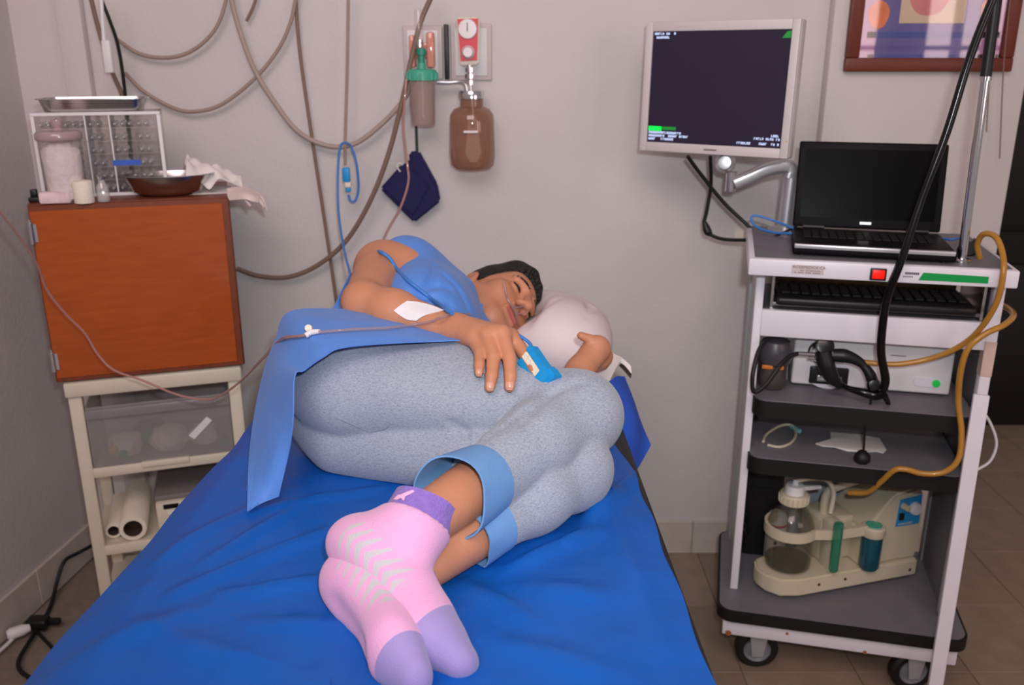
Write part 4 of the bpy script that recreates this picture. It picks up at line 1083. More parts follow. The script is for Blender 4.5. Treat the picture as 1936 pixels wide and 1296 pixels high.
# black box, bottle, cables behind the suction pump
bb = thing('black_unit', 'tall black electrical box behind the suction pump', 'box', tpos(0.055, 0.285, 0.2), TZ)
b = BM(); box(b, 0, 0.1, 0, 0.10, 0, 0.34, bev=0.004); obj('case', b, 'black', bb)
b = BM(); box(b, -0.003, 0.103, -0.003, 0.01, 0.2, 0.215); obj('seam_band', b, 'black_rubber', bb)
wb_ = thing('spray_can', 'white can with a red stripe standing left of the pump', 'can', tpos(0.1425, 0.243, 0.2), TZ)
b = BM(); lathe(b, [(0, 0), (0.026, 0), (0.028, 0.004), (0.028, 0.15), (0.02, 0.166), (0.012, 0.17), (0, 0.171)], n=26); obj('can_body', b, 'white_plastic', wb_)
b = BM(); lathe(b, [(0.0283, 0.13), (0.0285, 0.131), (0.0285, 0.137), (0.0283, 0.138)], n=26); obj('red_stripe', b, 'red', wb_)
for k in range(4):
    b = BM(); box(b, -0.006, 0.002, -0.0295, -0.0275, 0.04 + k * 0.02, 0.05 + k * 0.02); obj('printed_mark', b, 'black', wb_)
cb = thing('power_lead', 'tangle of black mains lead at the back left of the cart', 'cable', tpos(0.06, 0.33, 0.2))
for k in range(3):
    b = BM(); pts = [tpos(0.05 + 0.02 * math.sin(k + i * 1.9), 0.30 + 0.02 * math.cos(i * 1.3 + k), 0.62 - i * 0.05) for i in range(9)]
    tube(b, pts, 0.0045, n=8); obj('lead', b, 'black_rubber', cb, local=False)
b = BM(); pw = tpos(0.1, 0.38, 0.5)
sb = thing('pale_backing', 'pale blue-grey board behind the suction pump', 'board', tpos(0.19, 0.392, 0.2), TZ)
M['pale_board'] = mat('pale_board', rgb(170, 178, 186), 0.5, var=0.03)
b = BM(); box(b, 0, 0.33, 0, 0.01, 0, 0.36, bev=0.002, seg=1); obj('board', b, 'pale_board', sb)

# suction pump
SZ = R(16.5)
su = thing('suction_pump', 'cream portable suction pump with glass jar on the cart base', 'suction pump', (0.722, 1.995, 0.2), SZ)
b = BM()
# base tray with rounded front left end
pts = [(0.395, 0.0), (0.395, 0.16), (0.12, 0.16), (0.09, 0.143), (0.02, 0.143), (-0.03, 0.13), (-0.05, 0.09), (-0.045, 0.05), (-0.02, 0.015), (0.03, 0.0)]
prism(b, [Vector((x, y, 0.012)) for x, y in pts], (0, 0, 0.05)); bmesh.ops.bevel(b, geom=[e for e in b.edges], offset=0.006, segments=2, affect='EDGES'); obj('base', b, 'pump_cream', su)
b = BM()
prism(b, [Vector((0.215, 0.012, 0.06)), Vector((0.395, 0.012, 0.06)), Vector((0.40, 0.012, 0.17)), Vector((0.39, 0.012, 0.262)), Vector((0.375, 0.012, 0.275)), Vector((0.30, 0.012, 0.262)), Vector((0.255, 0.012, 0.21)), Vector((0.215, 0.012, 0.17))], (0, 0.155, 0))
bmesh.ops.bevel(b, geom=list(b.edges), offset=0.007, segments=2, affect='EDGES'); obj('housing', b, 'pump_cream', su)
b = BM(); box(b, 0.125, 0.225, 0.06, 0.165, 0.06, 0.19, bev=0.012, seg=3); obj('rear_housing', b, 'pump_cream', su)
b = BM(); tube(b, [(0.15, 0.10, 0.185), (0.155, 0.10, 0.245), (0.19, 0.10, 0.262), (0.27, 0.10, 0.275), (0.34, 0.10, 0.275)], 0.012, n=12); obj('carry_handle', b, 'pump_cream', su)
b = BM(); prism(b, [Vector((0.312, 0.009, 0.168)), Vector((0.385, 0.009, 0.168)), Vector((0.383, 0.009, 0.252)), Vector((0.316, 0.009, 0.246))], (0, 0.004, 0))
M['pump_blue'] = mat('pump_label', rgb(40, 140, 200), 0.45, var=0.05)
pbp = obj('control_panel', b, 'pump_blue', su, smooth=0)
b = BM(); lathe(b, [(0, 0.014), (0.015, 0.013), (0.018, 0.008), (0.018, 0)], (0.363, 0.009, 0.217), n=26, axis=(0, -1, 0)); obj('gauge', b, 'dial', pbp)
b = BM(); lathe(b, [(0, 0.018), (0.008, 0.017), (0.010, 0)], (0.328, 0.009, 0.228), n=20, axis=(0, -1, 0)); obj('knob', b, 'pump_cream', pbp)
b = BM(); box(b, 0.317, 0.331, 0.004, 0.01, 0.188, 0.208, bev=0.002); obj('switch', b, 'black', pbp)
b = BM()
for k in range(9): box(b, 0.318 + k * 0.005, 0.3215 + k * 0.005, 0.0082, 0.0092, 0.172, 0.177)
obj('small_print', b, 'pale_board', pbp, smooth=0)
for (x, z) in ((0.085, 0.04), (0.165, 0.042), (0.37, 0.034)):
    b = BM(); lathe(b, [(0, 0.002), (0.004, 0.001), (0.0045, 0)], (x, -0.001 if x > 0.03 else 0.01, z), n=10, axis=(0, -1, 0)); obj('screw', b, 'card', su)
for (x, y) in ((0.05, 0.03), (0.36, 0.03), (0.05, 0.13), (0.36, 0.13)):
    b = BM(); cyl(b, (x, y, 0.0), (x, y, 0.014), 0.011, n=14); obj('foot', b, 'black_rubber', su)
jc = Vector((0.035, 0.075, 0))
M['jar_glass'] = glassy('jar_glass', (0.80, 0.80, 0.77), 0.10, rgb(150, 146, 132), 0.03, 1.5)
b = BM(); lathe(b, [(0, 0.064), (0.048, 0.064), (0.058, 0.072), (0.060, 0.09), (0.060, 0.185), (0.054, 0.21), (0.036, 0.232), (0.028, 0.24), (0.028, 0.262)], jc, n=40); obj('jar', b, 'jar_glass', su)
M['fluid'] = glassy('fluid', (0.7, 0.68, 0.58), 0.25, rgb(128, 122, 98), 0.05, 1.33)
b = BM(); lathe(b, [(0, 0.066), (0.047, 0.066), (0.057, 0.074), (0.058, 0.086), (0, 0.086)], jc, n=36); obj('fluid', b, 'fluid', su)
b = BM(); lathe(b, [(0, 0.262), (0.034, 0.25), (0.037, 0.252), (0.037, 0.274), (0.034, 0.278), (0, 0.278)], jc, n=34)
for i in range(20):
    t_ = 2 * math.pi * i / 20; q = jc + Vector((0.037 * math.cos(t_), 0.037 * math.sin(t_), 0)); cyl(b, q + Vector((0, 0, 0.254)), q + Vector((0, 0, 0.273)), 0.0022, n=6)
obj('jar_cap', b, 'pump_cream', su)
b = BM(); lathe(b, [(0, 0.278), (0.025, 0.278), (0.025, 0.294), (0.022, 0.30), (0.008, 0.302), (0.006, 0.315), (0, 0.316)], jc, n=26); obj('stopper', b, 'white_plastic', su)
b = BM(); cyl(b, jc + Vector((0.004, 0, 0.15)), jc + Vector((0.004, 0, 0.25)), 0.009, n=14); obj('float_valve', b, 'clear', su)
b = BM(); tube(b, [jc + Vector((0.0, 0, 0.312)), jc + Vector((0.05, 0, 0.312)), jc + Vector((0.095, 0.0, 0.30)), jc + Vector((0.12, 0.0, 0.26)), jc + Vector((0.118, 0.0, 0.20))], 0.0065, n=12); obj('link_tube', b, 'cream', su)
b = BM(); cyl(b, jc + Vector((0.015, -0.01, 0.292)), jc + Vector((0.07, -0.01, 0.288)), 0.007, 0.005, n=12); obj('spout', b, 'white_plastic', su)
# jar ring
b = BM()
ring = [(0.19, 0.004), (0.12, 0.0), (0.075, 0.012), (0.05, 0.012)]
inner = []; outer = []
for i in range(15):
    a_ = R(300 - i * 15); outer.append((jc.x + 0.068 * math.cos(a_), jc.y + 0.068 * math.sin(a_))); inner.append((jc.x + 0.0605 * math.cos(a_), jc.y + 0.0605 * math.sin(a_)))
band_o = [(0.225, 0.002)] + [(0.12, 0.004)] + outer + [(0.0, 0.15), (0.14, 0.15)]
n0 = [b.verts.new((x, y, 0.165)) for x, y in [(0.225, -0.002), (0.12, 0.0)] + outer]
n1 = [b.verts.new((x, y, 0.192)) for x, y in [(0.225, -0.002), (0.12, 0.0)] + outer]
i0 = [b.verts.new((x, y, 0.165)) for x, y in [(0.225, 0.012), (0.115, 0.012)] + inner]
i1 = [b.verts.new((x, y, 0.192)) for x, y in [(0.225, 0.012), (0.115, 0.012)] + inner]
for k in range(len(n0) - 1):
    b.faces.new((n0[k], n0[k + 1], n1[k + 1], n1[k])); b.faces.new((i0[k], i1[k], i1[k + 1], i0[k + 1])); b.faces.new((n1[k], n1[k + 1], i1[k + 1], i1[k])); b.faces.new((n0[k], i0[k], i0[k + 1], n0[k + 1]))
b.faces.new((n0[0], n1[0], i1[0], i0[0])); b.faces.new((n0[-1], i0[-1], i1[-1], n1[-1])); bmesh.ops.recalc_face_normals(b, faces=b.faces)
obj('jar_ring', b, 'pump_cream', su)
b = BM(); box(b, 0.125, 0.165, 0.02, 0.07, 0.055, 0.195, bev=0.006); obj('front_column', b, 'pump_cream', su)
M['green_tube'] = glassy('green_filter', (0.35, 0.72, 0.6), 0.4, rgb(60, 150, 125), 0.05)
M['blue_tube'] = glassy('blue_canister', (0.05, 0.38, 0.48), 0.5, rgb(14, 96, 118), 0.05)
b = BM(); lathe(b, [(0, 0.075), (0.010, 0.077), (0.0125, 0.083), (0.0125, 0.215), (0, 0.217)], (0.121, -0.004, 0), n=20); obj('filter_tube', b, 'green_tube', su)
b = BM(); lathe(b, [(0, 0.062), (0.022, 0.063), (0.027, 0.072), (0.027, 0.162), (0, 0.163)], (0.235, 0.002, 0), n=30); obj('canister', b, 'blue_tube', su)
b = BM(); lathe(b, [(0, 0.163), (0.029, 0.162), (0.031, 0.166), (0.031, 0.186), (0.027, 0.19), (0.0, 0.19)], (0.235, 0.002, 0), n=30); cc = obj('canister_cap', b, 'pump_cream', su)
b = BM(); lathe(b, [(0, 0.193), (0.021, 0.192), (0.022, 0.189)], (0.235, 0.002, 0), n=26); obj('cap_disc', b, 'hum_lid', cc)

# yellow-brown suction hoses
M['amber'] = mat('amber_hose', rgb(176, 124, 48), 0.3, var=0.06, vscale=30, sss=0.0, coat=0.3)
cable('suction_hose', [(1852, 488, 1.96), (1848, 462, 1.95), (1860, 443, 1.93), (1882, 448, 1.9), (1895, 478, 1.87), (1897, 515, 1.84), (1885, 570, 1.85), (1855, 620, 1.88), (1815, 655, 1.92), (1760, 678, 1.95), (1700, 689, 1.97), (1650, 687, 1.99), (1625, 684, 2.005)], 0.0065, 'amber', 'amber hose arching from the cart top to the endoscope grip', 'hose', n=12)
cable('suction_hose', [(1880, 572, 2.05), (1905, 583, 1.99), (1916, 597, 1.92), (1898, 615, 1.88), (1862, 632, 1.875), (1830, 660, 1.88), (1816, 705, 1.89), (1812, 760, 1.9), (1818, 820, 1.885), (1812, 868, 1.872), (1785, 893, 1.878), (1745, 896, 1.893), (1712, 888, 1.905), (1690, 890, 1.915), (1665, 912, 1.94), (1640, 931, 1.97), (1605, 932, 2.0)], 0.0068, 'amber', 'long amber hose dropping beside the post to the suction jar', 'hose', n=12)
pgc = thing('black_plug', 'round black plug lying at the right end of the cart top', 'plug', tpos(0.49, 0.16, 1.1228))
b = BM(); lathe(b, [(0, 0.03), (0.016, 0.028), (0.02, 0.015), (0.02, 0.0), (0, 0)], tpos(0.49, 0.16, 1.128) , n=20, axis=(-.3, -1, .5)); obj('cap', b, 'black_rubber', pgc, local=False)
b = BM(); tube(b, [tpos(0.49, 0.175, 1.135), tpos(0.52, 0.22, 1.14), tpos(0.54, 0.3, 1.13)], 0.005, n=8); obj('cord', b, 'black_rubber', pgc, local=False)
b = BM(); tube(b, [at(1855, 775, 2.0), at(1872, 800, 2.0), at(1884, 838, 2.0), at(1872, 872, 2.0), at(1845, 890, 2.0)], 0.0035, n=8)
tag(obj('white_wire', b, 'white_plastic', smooth=80), 'white wire bowed out from the right side of the cart', 'cable')

# left floor: black mains lead with plug
ml = thing('mains_lead', 'black mains lead with an adapter lying on the floor at the left wall', 'cable', atz(75, 1190, 0.0))
zf = 0.006
def lay(px, py, z=0.006):
    # follow the floor, and the skirting where the lead is pressed against it
    Y = 2.45
    while Y > 0.9:
        p = at(px, py, Y)
        if p.z >= z and p.x >= lw_x(p.y) + 0.022: return p
        Y -= 0.01
    return atz(px, py, z)
b = BM(); tube(b, [lay(178, 1030), lay(150, 1045), lay(122, 1062), lay(108, 1100), lay(98, 1140), lay(85, 1168), lay(70, 1190), lay(50, 1222), lay(37, 1245), lay(35, 1262), lay(45, 1275), lay(70, 1290)], 0.0058, n=10); obj('wire', b, 'black_rubber', ml, local=False)
b = BM(); tube(b, [lay(70, 1195), lay(84, 1210), lay(105, 1232)], 0.005, n=8); obj('branch', b, 'black_rubber', ml, local=False)
b = BM(); q = lay(72, 1178, 0.018); box(b, q.x - 0.03, q.x + 0.03, q.y - 0.02, q.y + 0.02, q.z - 0.016, q.z + 0.016, bev=0.008, seg=3); box(b, q.x + 0.025, q.x + 0.06, q.y - 0.002, q.y + 0.018, q.z - 0.01, q.z + 0.008, bev=0.006); obj('adapter', b, 'black', ml, local=False)
wp = thing('white_plug', 'white plug on a pale lead lying against the left skirting', 'plug', atz(35, 1200, 0.0))
b = BM(); q = lay(36, 1196, 0.018); lathe(b, [(0, 0.03), (0.010, 0.028), (0.016, 0.01), (0.017, -0.02), (0.012, -0.03), (0, -0.03)], q + Vector((0, 0, 0.003)), n=16, axis=(1, .8, 0)); obj('plug_body', b, 'white_plastic', wp, local=False)
b = BM(); tube(b, [lay(30, 1202), lay(15, 1218), lay(-10, 1240)], 0.005, n=8); obj('wire', b, 'white_plastic', wp, local=False)
# ================================================================== implicit-surface modeller for soft bodies
class Field:
    def __init__(s, lo, hi, h):
        s.lo = np.array(lo, np.float32); s.h = h
        s.n = np.ceil((np.array(hi) - np.array(lo)) / h).astype(int) + 1
        s.a = np.full(s.n, 0.2, np.float32)
    def _sub(s, lo, hi, pad):
        i0 = np.clip(np.floor((np.array(lo) - pad - s.lo) / s.h).astype(int), 0, s.n)
        i1 = np.clip(np.ceil((np.array(hi) + pad - s.lo) / s.h).astype(int) + 1, 0, s.n)
        ax = [s.lo[k] + s.h * np.arange(i0[k], i1[k], dtype=np.float32) for k in range(3)]
        X, Y, Z = np.meshgrid(*ax, indexing='ij')
        return (slice(i0[0], i1[0]), slice(i0[1], i1[1]), slice(i0[2], i1[2])), X, Y, Z
    def _mix(s, sl, d, k, sub=False):
        a = s.a[sl]
        if sub:
            d = -d
            hh = np.maximum(k - np.abs(a - d), 0) / k
            s.a[sl] = np.maximum(a, d) + hh * hh * k * .25
        else:
            hh = np.maximum(k - np.abs(a - d), 0) / k
            s.a[sl] = np.minimum(a, d) - hh * hh * k * .25
    def cone(s, a, b, ra, rb, k=0.02, flat=None, sub=False):
        a = np.array(a, np.float32); b = np.array(b, np.float32)
        m = max(ra, rb) * (max(1.0, flat[1]) if flat else 1.0)
        sl, X, Y, Z = s._sub(np.minimum(a, b) - m, np.maximum(a, b) + m, k + 4 * s.h)
        if X.size == 0: return
        ab = b - a; L = float((ab * ab).sum()) + 1e-12
        px, py, pz = X - a[0], Y - a[1], Z - a[2]
        t = np.clip((px * ab[0] + py * ab[1] + pz * ab[2]) / L, 0, 1)
        px = px - t * ab[0]; py = py - t * ab[1]; pz = pz - t * ab[2]
        if flat:
            n, f = np.array(flat[0], np.float32), flat[1]
            n = n / np.linalg.norm(n)
            q = (px * n[0] + py * n[1] + pz * n[2]) * (1.0 / f - 1.0)
            px = px + q * n[0]; py = py + q * n[1]; pz = pz + q * n[2]
        d = np.sqrt(px * px + py * py + pz * pz) - (ra + (rb - ra) * t)
        if flat: d = d * min(1.0, flat[1])
        s._mix(sl, d, k, sub)
    def chain(s, pts, rad, k=0.02, kin=None, flat=None):
        for i in range(len(pts) - 1):
            s.cone(pts[i], pts[i + 1], rad[i], rad[i + 1], k if i == 0 else (kin or 0.006), flat)
    def ell(s, c, r, k=0.02, axes=None, sub=False):
        c = np.array(c, np.float32); m = max(r)
        sl, X, Y, Z = s._sub(c - m, c + m, k + 4 * s.h)
        if X.size == 0: return
        px, py, pz = X - c[0], Y - c[1], Z - c[2]
        if axes is not None:
            A = [np.array(v, np.float32) for v in axes]
            px, py, pz = [px * v[0] + py * v[1] + pz * v[2] for v in A]
        e = np.sqrt((px / r[0]) ** 2 + (py / r[1]) ** 2 + (pz / r[2]) ** 2)
        g = np.sqrt((px / r[0] ** 2) ** 2 + (py / r[1] ** 2) ** 2 + (pz / r[2] ** 2) ** 2) + 1e-6
        d = e * (e - 1.0) / g
        s._mix(sl, d.astype(np.float32), k, sub)
    def cut(s, p, n):
        """remove everything on the side the normal points to"""
        ax = [s.lo[k] + s.h * np.arange(s.n[k], dtype=np.float32) for k in range(3)]
        p = np.array(p); n = np.array(n) / np.linalg.norm(n)
        d = (ax[0][:, None, None] - p[0]) * n[0] + (ax[1][None, :, None] - p[1]) * n[1] + (ax[2][None, None, :] - p[2]) * n[2]
        s.a = np.maximum(s.a, d.astype(np.float32))
    def mesh(s, smooth=2):
        a = s.a
        ins = a < 0
        c = np.zeros(np.array(a.shape) - 1, np.uint8)
        for dx in (0, 1):
            for dy in (0, 1):
                for dz in (0, 1):
                    c += ins[dx:a.shape[0] - 1 + dx, dy:a.shape[1] - 1 + dy, dz:a.shape[2] - 1 + dz]
        I = np.argwhere((c > 0) & (c < 8))
        idx = np.full(c.shape, -1, np.int32)
        idx[I[:, 0], I[:, 1], I[:, 2]] = np.arange(len(I))
        corners = np.array([(x, y, z) for x in (0, 1) for y in (0, 1) for z in (0, 1)])
        V = np.stack([a[I[:, 0] + q[0], I[:, 1] + q[1], I[:, 2] + q[2]] for q in corners], 1)
        acc = np.zeros((len(I), 3), np.float64); cnt = np.zeros(len(I))
        for i in range(8):
            for j in range(i + 1, 8):
                if np.abs(corners[i] - corners[j]).sum() != 1: continue
                m = (V[:, i] < 0) != (V[:, j] < 0)
                t = V[m, i] / (V[m, i] - V[m, j])
                acc[m] += corners[i] + t[:, None] * (corners[j] - corners[i]); cnt[m] += 1
        P = (I + acc / np.maximum(cnt, 1)[:, None]) * s.h + s.lo
        Q = []
        for ax in range(3):
            sl0 = [slice(None)] * 3; sl1 = [slice(None)] * 3
            sl0[ax] = slice(0, -1); sl1[ax] = slice(1, None)
            ch = ins[tuple(sl0)] != ins[tuple(sl1)]
            E = np.argwhere(ch)
            b1, b2 = [(1, 2), (2, 0), (0, 1)][ax]
            ok = (E[:, b1] > 0) & (E[:, b2] > 0) & (E[:, b1] < c.shape[b1]) & (E[:, b2] < c.shape[b2])
            E = E[ok]
            def g(o1, o2):
                F = E.copy(); F[:, b1] -= o1; F[:, b2] -= o2
                return idx[F[:, 0], F[:, 1], F[:, 2]]
            q = np.stack([g(1, 1), g(0, 1), g(0, 0), g(1, 0)], 1)
            fl = ~ins[E[:, 0], E[:, 1], E[:, 2]]
            q[fl] = q[fl][:, ::-1]
            Q.append(q)
        Q = np.concatenate(Q)
        Q = Q[(Q >= 0).all(1)]
        # light Laplacian smoothing
        for _ in range(smooth):
            S = np.zeros_like(P); N = np.zeros(len(P))
            for k in range(4):
                A, B = Q[:, k], Q[:, (k + 1) % 4]
                np.add.at(S, A, P[B]); np.add.at(N, A, 1); np.add.at(S, B, P[A]); np.add.at(N, B, 1)
            P = P * .5 + .5 * S / np.maximum(N, 1)[:, None]
        return P, Q

def mesh_obj(name, P, Q, m, parent=None, disp=None):
    if disp is not None:
        P = disp(P, Q)
    T3 = P[Q]; vol = (np.einsum('ij,ij->i', T3[:, 0], np.cross(T3[:, 1], T3[:, 2])) + np.einsum('ij,ij->i', T3[:, 0], np.cross(T3[:, 2], T3[:, 3]))).sum()
    if vol < 0: Q = Q[:, ::-1]
    me = bpy.data.meshes.new(name)
    me.vertices.add(len(P)); me.vertices.foreach_set('co', P.astype(np.float32).ravel())
    me.loops.add(len(Q) * 4); me.loops.foreach_set('vertex_index', Q.astype(np.int32).ravel())
    me.polygons.add(len(Q)); me.polygons.foreach_set('loop_start', np.arange(0, len(Q) * 4, 4, dtype=np.int32))
    me.polygons.foreach_set('use_smooth', np.ones(len(Q), bool))
    me.update(calc_edges=True)
    for x in (m if isinstance(m, (list, tuple)) else [m]):
        me.materials.append(M[x] if isinstance(x, str) else x)
    return new_obj(name, me, parent, local=False) if parent is not None else new_obj(name, me)

from mathutils.bvhtree import BVHTree
def bvh(*pq):
    vs_ = []; fs_ = []
    for P, Q in pq:
        o = len(vs_)
        vs_ += [tuple(p) for p in P]; fs_ += [tuple(int(i) + o for i in q) for q in Q]
    return BVHTree.FromPolygons(vs_, fs_)
def hit(tree, px, py, off=0.0, default=1.5):
    d = ray(px, py).normalized(); o = Vector((0, 0, CAM_H))
    loc, nor, _, _ = tree.ray_cast(o, d)
    if loc is None: return at(px, py, default)
    return loc + nor.normalized() * off

# ------------------------------------------------------------------ materials of bed and person
M['drape'] = mat('blue_drape', rgb(14, 90, 180), 0.40, var=0.07, vscale=7, bump=0.55, bscale=14, spec=0.4)
M['drape_dark'] = mat('blue_underdrape', rgb(38, 84, 190), 0.6, var=0.06, vscale=7, bump=0.06, bscale=350)
M['gown'] = mat('gown_blue', rgb(84, 136, 216), 0.6, var=0.04, vscale=9, bump=0.08, bscale=300, sheen=0.1)
M['gown_up'] = M['gown']
M['mattress'] = mat('black_vinyl', rgb(36, 34, 38), 0.45, var=0.06)
M['pillow'] = mat('pillow_cloth', rgb(226, 212, 212), 0.85, var=0.02, vscale=10, bump=0.15, bscale=40)
M['skin'] = mat('skin', rgb(196, 134, 102), 0.5, var=0.07, vscale=18, bump=0.05, bscale=220, sss=0.12)
M['lips'] = mat('lips', rgb(186, 104, 90), 0.45, var=0.05, sss=0.1)
M['nail'] = mat('nail', rgb(205, 150, 130), 0.25, var=0.03)
M['hair'] = mat('black_hair', rgb(20, 17, 16), 0.5, var=0.3, vscale=60, bump=0.9, bscale=120)
M['cuff'] = mat('cuff_blue', rgb(112, 160, 214), 0.7, var=0.04, vscale=30, bump=0.08, bscale=250)
M['tapew'] = mat('white_tape', rgb(232, 228, 230), 0.8, var=0.02, vscale=30)
def trousers_mat():
    m = mat('grey_melange_jersey', rgb(160, 164, 176), 0.9, bump=0.15, bscale=330, sheen=0.2)
    nt = m.node_tree; b = nt.nodes['Principled BSDF']
    tc = nt.nodes.new('ShaderNodeTexCoord')
    n1 = nt.nodes.new('ShaderNodeTexNoise'); n1.inputs['Scale'].default_value = 230; n1.inputs['Detail'].default_value = 3
    mp = nt.nodes.new('ShaderNodeMapping'); mp.inputs['Scale'].default_value = (1, 1, 2.2)
    cr = nt.nodes.new('ShaderNodeValToRGB'); e = cr.color_ramp.elements
    e[0].position = 0.28; e[0].color = (*rgb(132, 140, 160), 1); e[1].position = 0.42; e[1].color = (*rgb(148, 156, 172), 1)
    el = e.new(0.68); el.color = (*rgb(166, 171, 182), 1)
    nt.links.new(tc.outputs['Object'], mp.inputs[0]); nt.links.new(mp.outputs[0], n1.inputs['Vector']); nt.links.new(n1.outputs['Fac'], cr.inputs[0]); nt.links.new(cr.outputs[0], b.inputs['Base Color'])
    return m
M['trousers'] = trousers_mat()

# ------------------------------------------------------------------ examination bed
BZ = 0.84
bed = thing('exam_bed', 'long black-padded examination bed under the blue drape', 'bed', (-0.14, 1.6, 0), R(1.5))
bx0, bx1, by0, by1 = -0.375, 0.372, -0.95, 0.88
b = BM(); box(b, bx0, bx1, by0, by1, 0.75, BZ - 0.003, bev=0.02, seg=3); obj('mattress', b, 'mattress', bed)
b = BM(); box(b, bx0 + .02, bx1 - .02, by0 + .02, by1 - .02, 0.70, 0.752, bev=0.004); obj('frame', b, 'post_grey', bed)
for x in (bx0 + .06, bx1 - .10):
    for y in (by0 + .25, by1 - .12):
        b = BM(); box(b, x, x + 0.04, y, y + 0.04, 0.0, 0.702, bev=0.004); obj('leg', b, 'post_grey', bed)
b = BM(); box(b, bx0 + .07, bx1 - .07, by0 + .26, by0 + .28, 0.25, 0.28); box(b, bx0 + .07, bx1 - .07, by1 - .11, by1 - .09, 0.25, 0.28); obj('stretcher', b, 'post_grey', bed)

# blue drape lying over the bed
def edge_l(y):
    pts = [(0.70, -0.66), (0.883, -0.625), (1.1, -0.60), (1.33, -0.572), (1.56, -0.545), (1.9, -0.53), (2.42, -0.52)]
    for (a, xa), (c, xc) in zip(pts, pts[1:]):
        if y <= c: return xa + (xc - xa) * (y - a) / (c - a)
    return pts[-1][1]
def edge_r(y):
    pts = [(0.70, 0.245), (0.883, 0.2405), (1.0, 0.236), (1.2, 0.229), (1.3, 0.226), (1.42, 0.222), (1.5, 0.212), (1.6, 0.195), (1.8, 0.16), (2.42, 0.12)]
    for (a, xa), (c, xc) in zip(pts, pts[1:]):
        if y <= c: return xa + (xc - xa) * (y - a) / (c - a)
    return pts[-1][1]
def bp(px, py):
    p = atz(px, py, BZ); return np.array((p.x, p.y))
folds = [  # (from, to, width, height)
    ((330, 1130), (620, 1010), 0.020, 0.010), ((380, 1075), (560, 965), 0.016, 0.007), ((300, 1060), (480, 960), 0.018, 0.006),
    ((420, 1130), (640, 1100), 0.016, 0.008), ((470, 1180), (640, 1190), 0.02, 0.006), ((130, 1240), (420, 1150), 0.03, 0.006),
    ((880, 1110), (1010, 1180), 0.02, 0.007), ((960, 1080), (1130, 1010), 0.016, 0.010), ((1000, 1120), (1160, 1130), 0.03, 0.006),
    ((1080, 1030), (1200, 900), 0.02, 0.008), ((920, 1210), (1180, 1290), 0.03, 0.006), ((1160, 1000), (1260, 1240), 0.03, 0.004),
    ((230, 1180), (560, 1290), 0.03, 0.005), ((520, 960), (720, 928), 0.014, 0.007), ((1110, 985), (1170, 940), 0.016, 0.012),
]
FA = [(bp(*a), bp(*c), w, hh) for a, c, w, hh in [(q[0], q[1], q[2] * .7, q[3] * 1.5) for q in folds]]
def drape_z(x, y, X0, X1):
    z = BZ + 0.003
    p = np.array((x, y))
    for a, c, w, hh in FA:
        ab = c - a; t = float(np.clip(np.dot(p - a, ab) / np.dot(ab, ab), 0, 1)); q = a + ab * t
        d = np.linalg.norm(p - q)
        z += hh * math.exp(-(d / w) ** 2) * (0.35 + 0.65 * math.sin(math.pi * min(max(t, 0.05), 0.95)))
    z += 0.0012 * math.sin(x * 37 + y * 11) + 0.001 * math.sin(x * 13 - y * 41 + 1)
    mx = -0.515                     # mattress edge on the left
    if x < mx: z -= 0.30 * (mx - x) + 1.5 * (mx - x) ** 2
    return z
b = BM()
ys = [0.66 + i * (2.42 - 0.66) / 150 for i in range(151)]
G = []
for y in ys:
    x0, x1 = edge_l(y), edge_r(y)
    x1 += 0.0025 * math.sin(y * 31); x0 += 0.004 * math.sin(y * 17)
    row = []
    for j in range(101):
        t = j / 100; x = x0 + (x1 - x0) * t
        row.append(b.verts.new((x, y, drape_z(x, y, x0, x1))))
    G.append(row)
for i in range(150):
    for j in range(100):
        b.faces.new((G[i][j], G[i][j + 1], G[i + 1][j + 1], G[i + 1][j]))
b.normal_update()
bmesh.ops.solidify(b, geom=list(b.faces), thickness=0.0012)
tag(obj('bed_drape', b, 'drape', smooth=80), 'wrinkled royal blue disposable drape spread over the examination bed', 'drape')
# loose corner of a second sheet lying on the drape at the front left
b = BM()
def dz(px, py, o=0.0):
    p = atz(px, py, BZ + 0.005); p.z = drape_z(p.x, p.y, 0, 0) + o; return p
patch(b, [[dz(428, 1240, .003), dz(412, 1262, .003), dz(392, 1292, .003), dz(368, 1330, .003)], [dz(480, 1247, .005), dz(478, 1268, .003), dz(474, 1300, .003), dz(470, 1340, .003)], [dz(540, 1262, .004), dz(545, 1280, .003), dz(550, 1310, .003), dz(552, 1345, .003)], [dz(625, 1282, .003), dz(625, 1300, .003), dz(625, 1325, .003), dz(625, 1350, .003)]], per=6, thick=0.001)
tag(obj('drape_fold', b, 'drape', smooth=80), 'folded-back blue drape corner in front of the feet', 'drape')

# darker blue sheet hanging at the head end, right
b = BM()
patch(b, [[at(1120, 735, 1.72), at(1128, 790, 1.66), at(1140, 850, 1.60), at(1168, 905, 1.57)],
          [at(1150, 722, 1.76), at(1160, 770, 1.70), at(1175, 830, 1.66), at(1192, 895, 1.62)],
          [at(1166, 712, 1.80), at(1188, 760, 1.75), at(1204, 810, 1.71), at(1206, 886, 1.68)],
          [at(1181, 712, 1.84), at(1198, 755, 1.80), at(1213, 800, 1.77), at(1231, 842, 1.74)]], per=6, thick=0.0015)
tag(obj('under_drape', b, 'drape_dark', smooth=80), 'darker blue sheet hanging off the right side at the head end', 'drape')

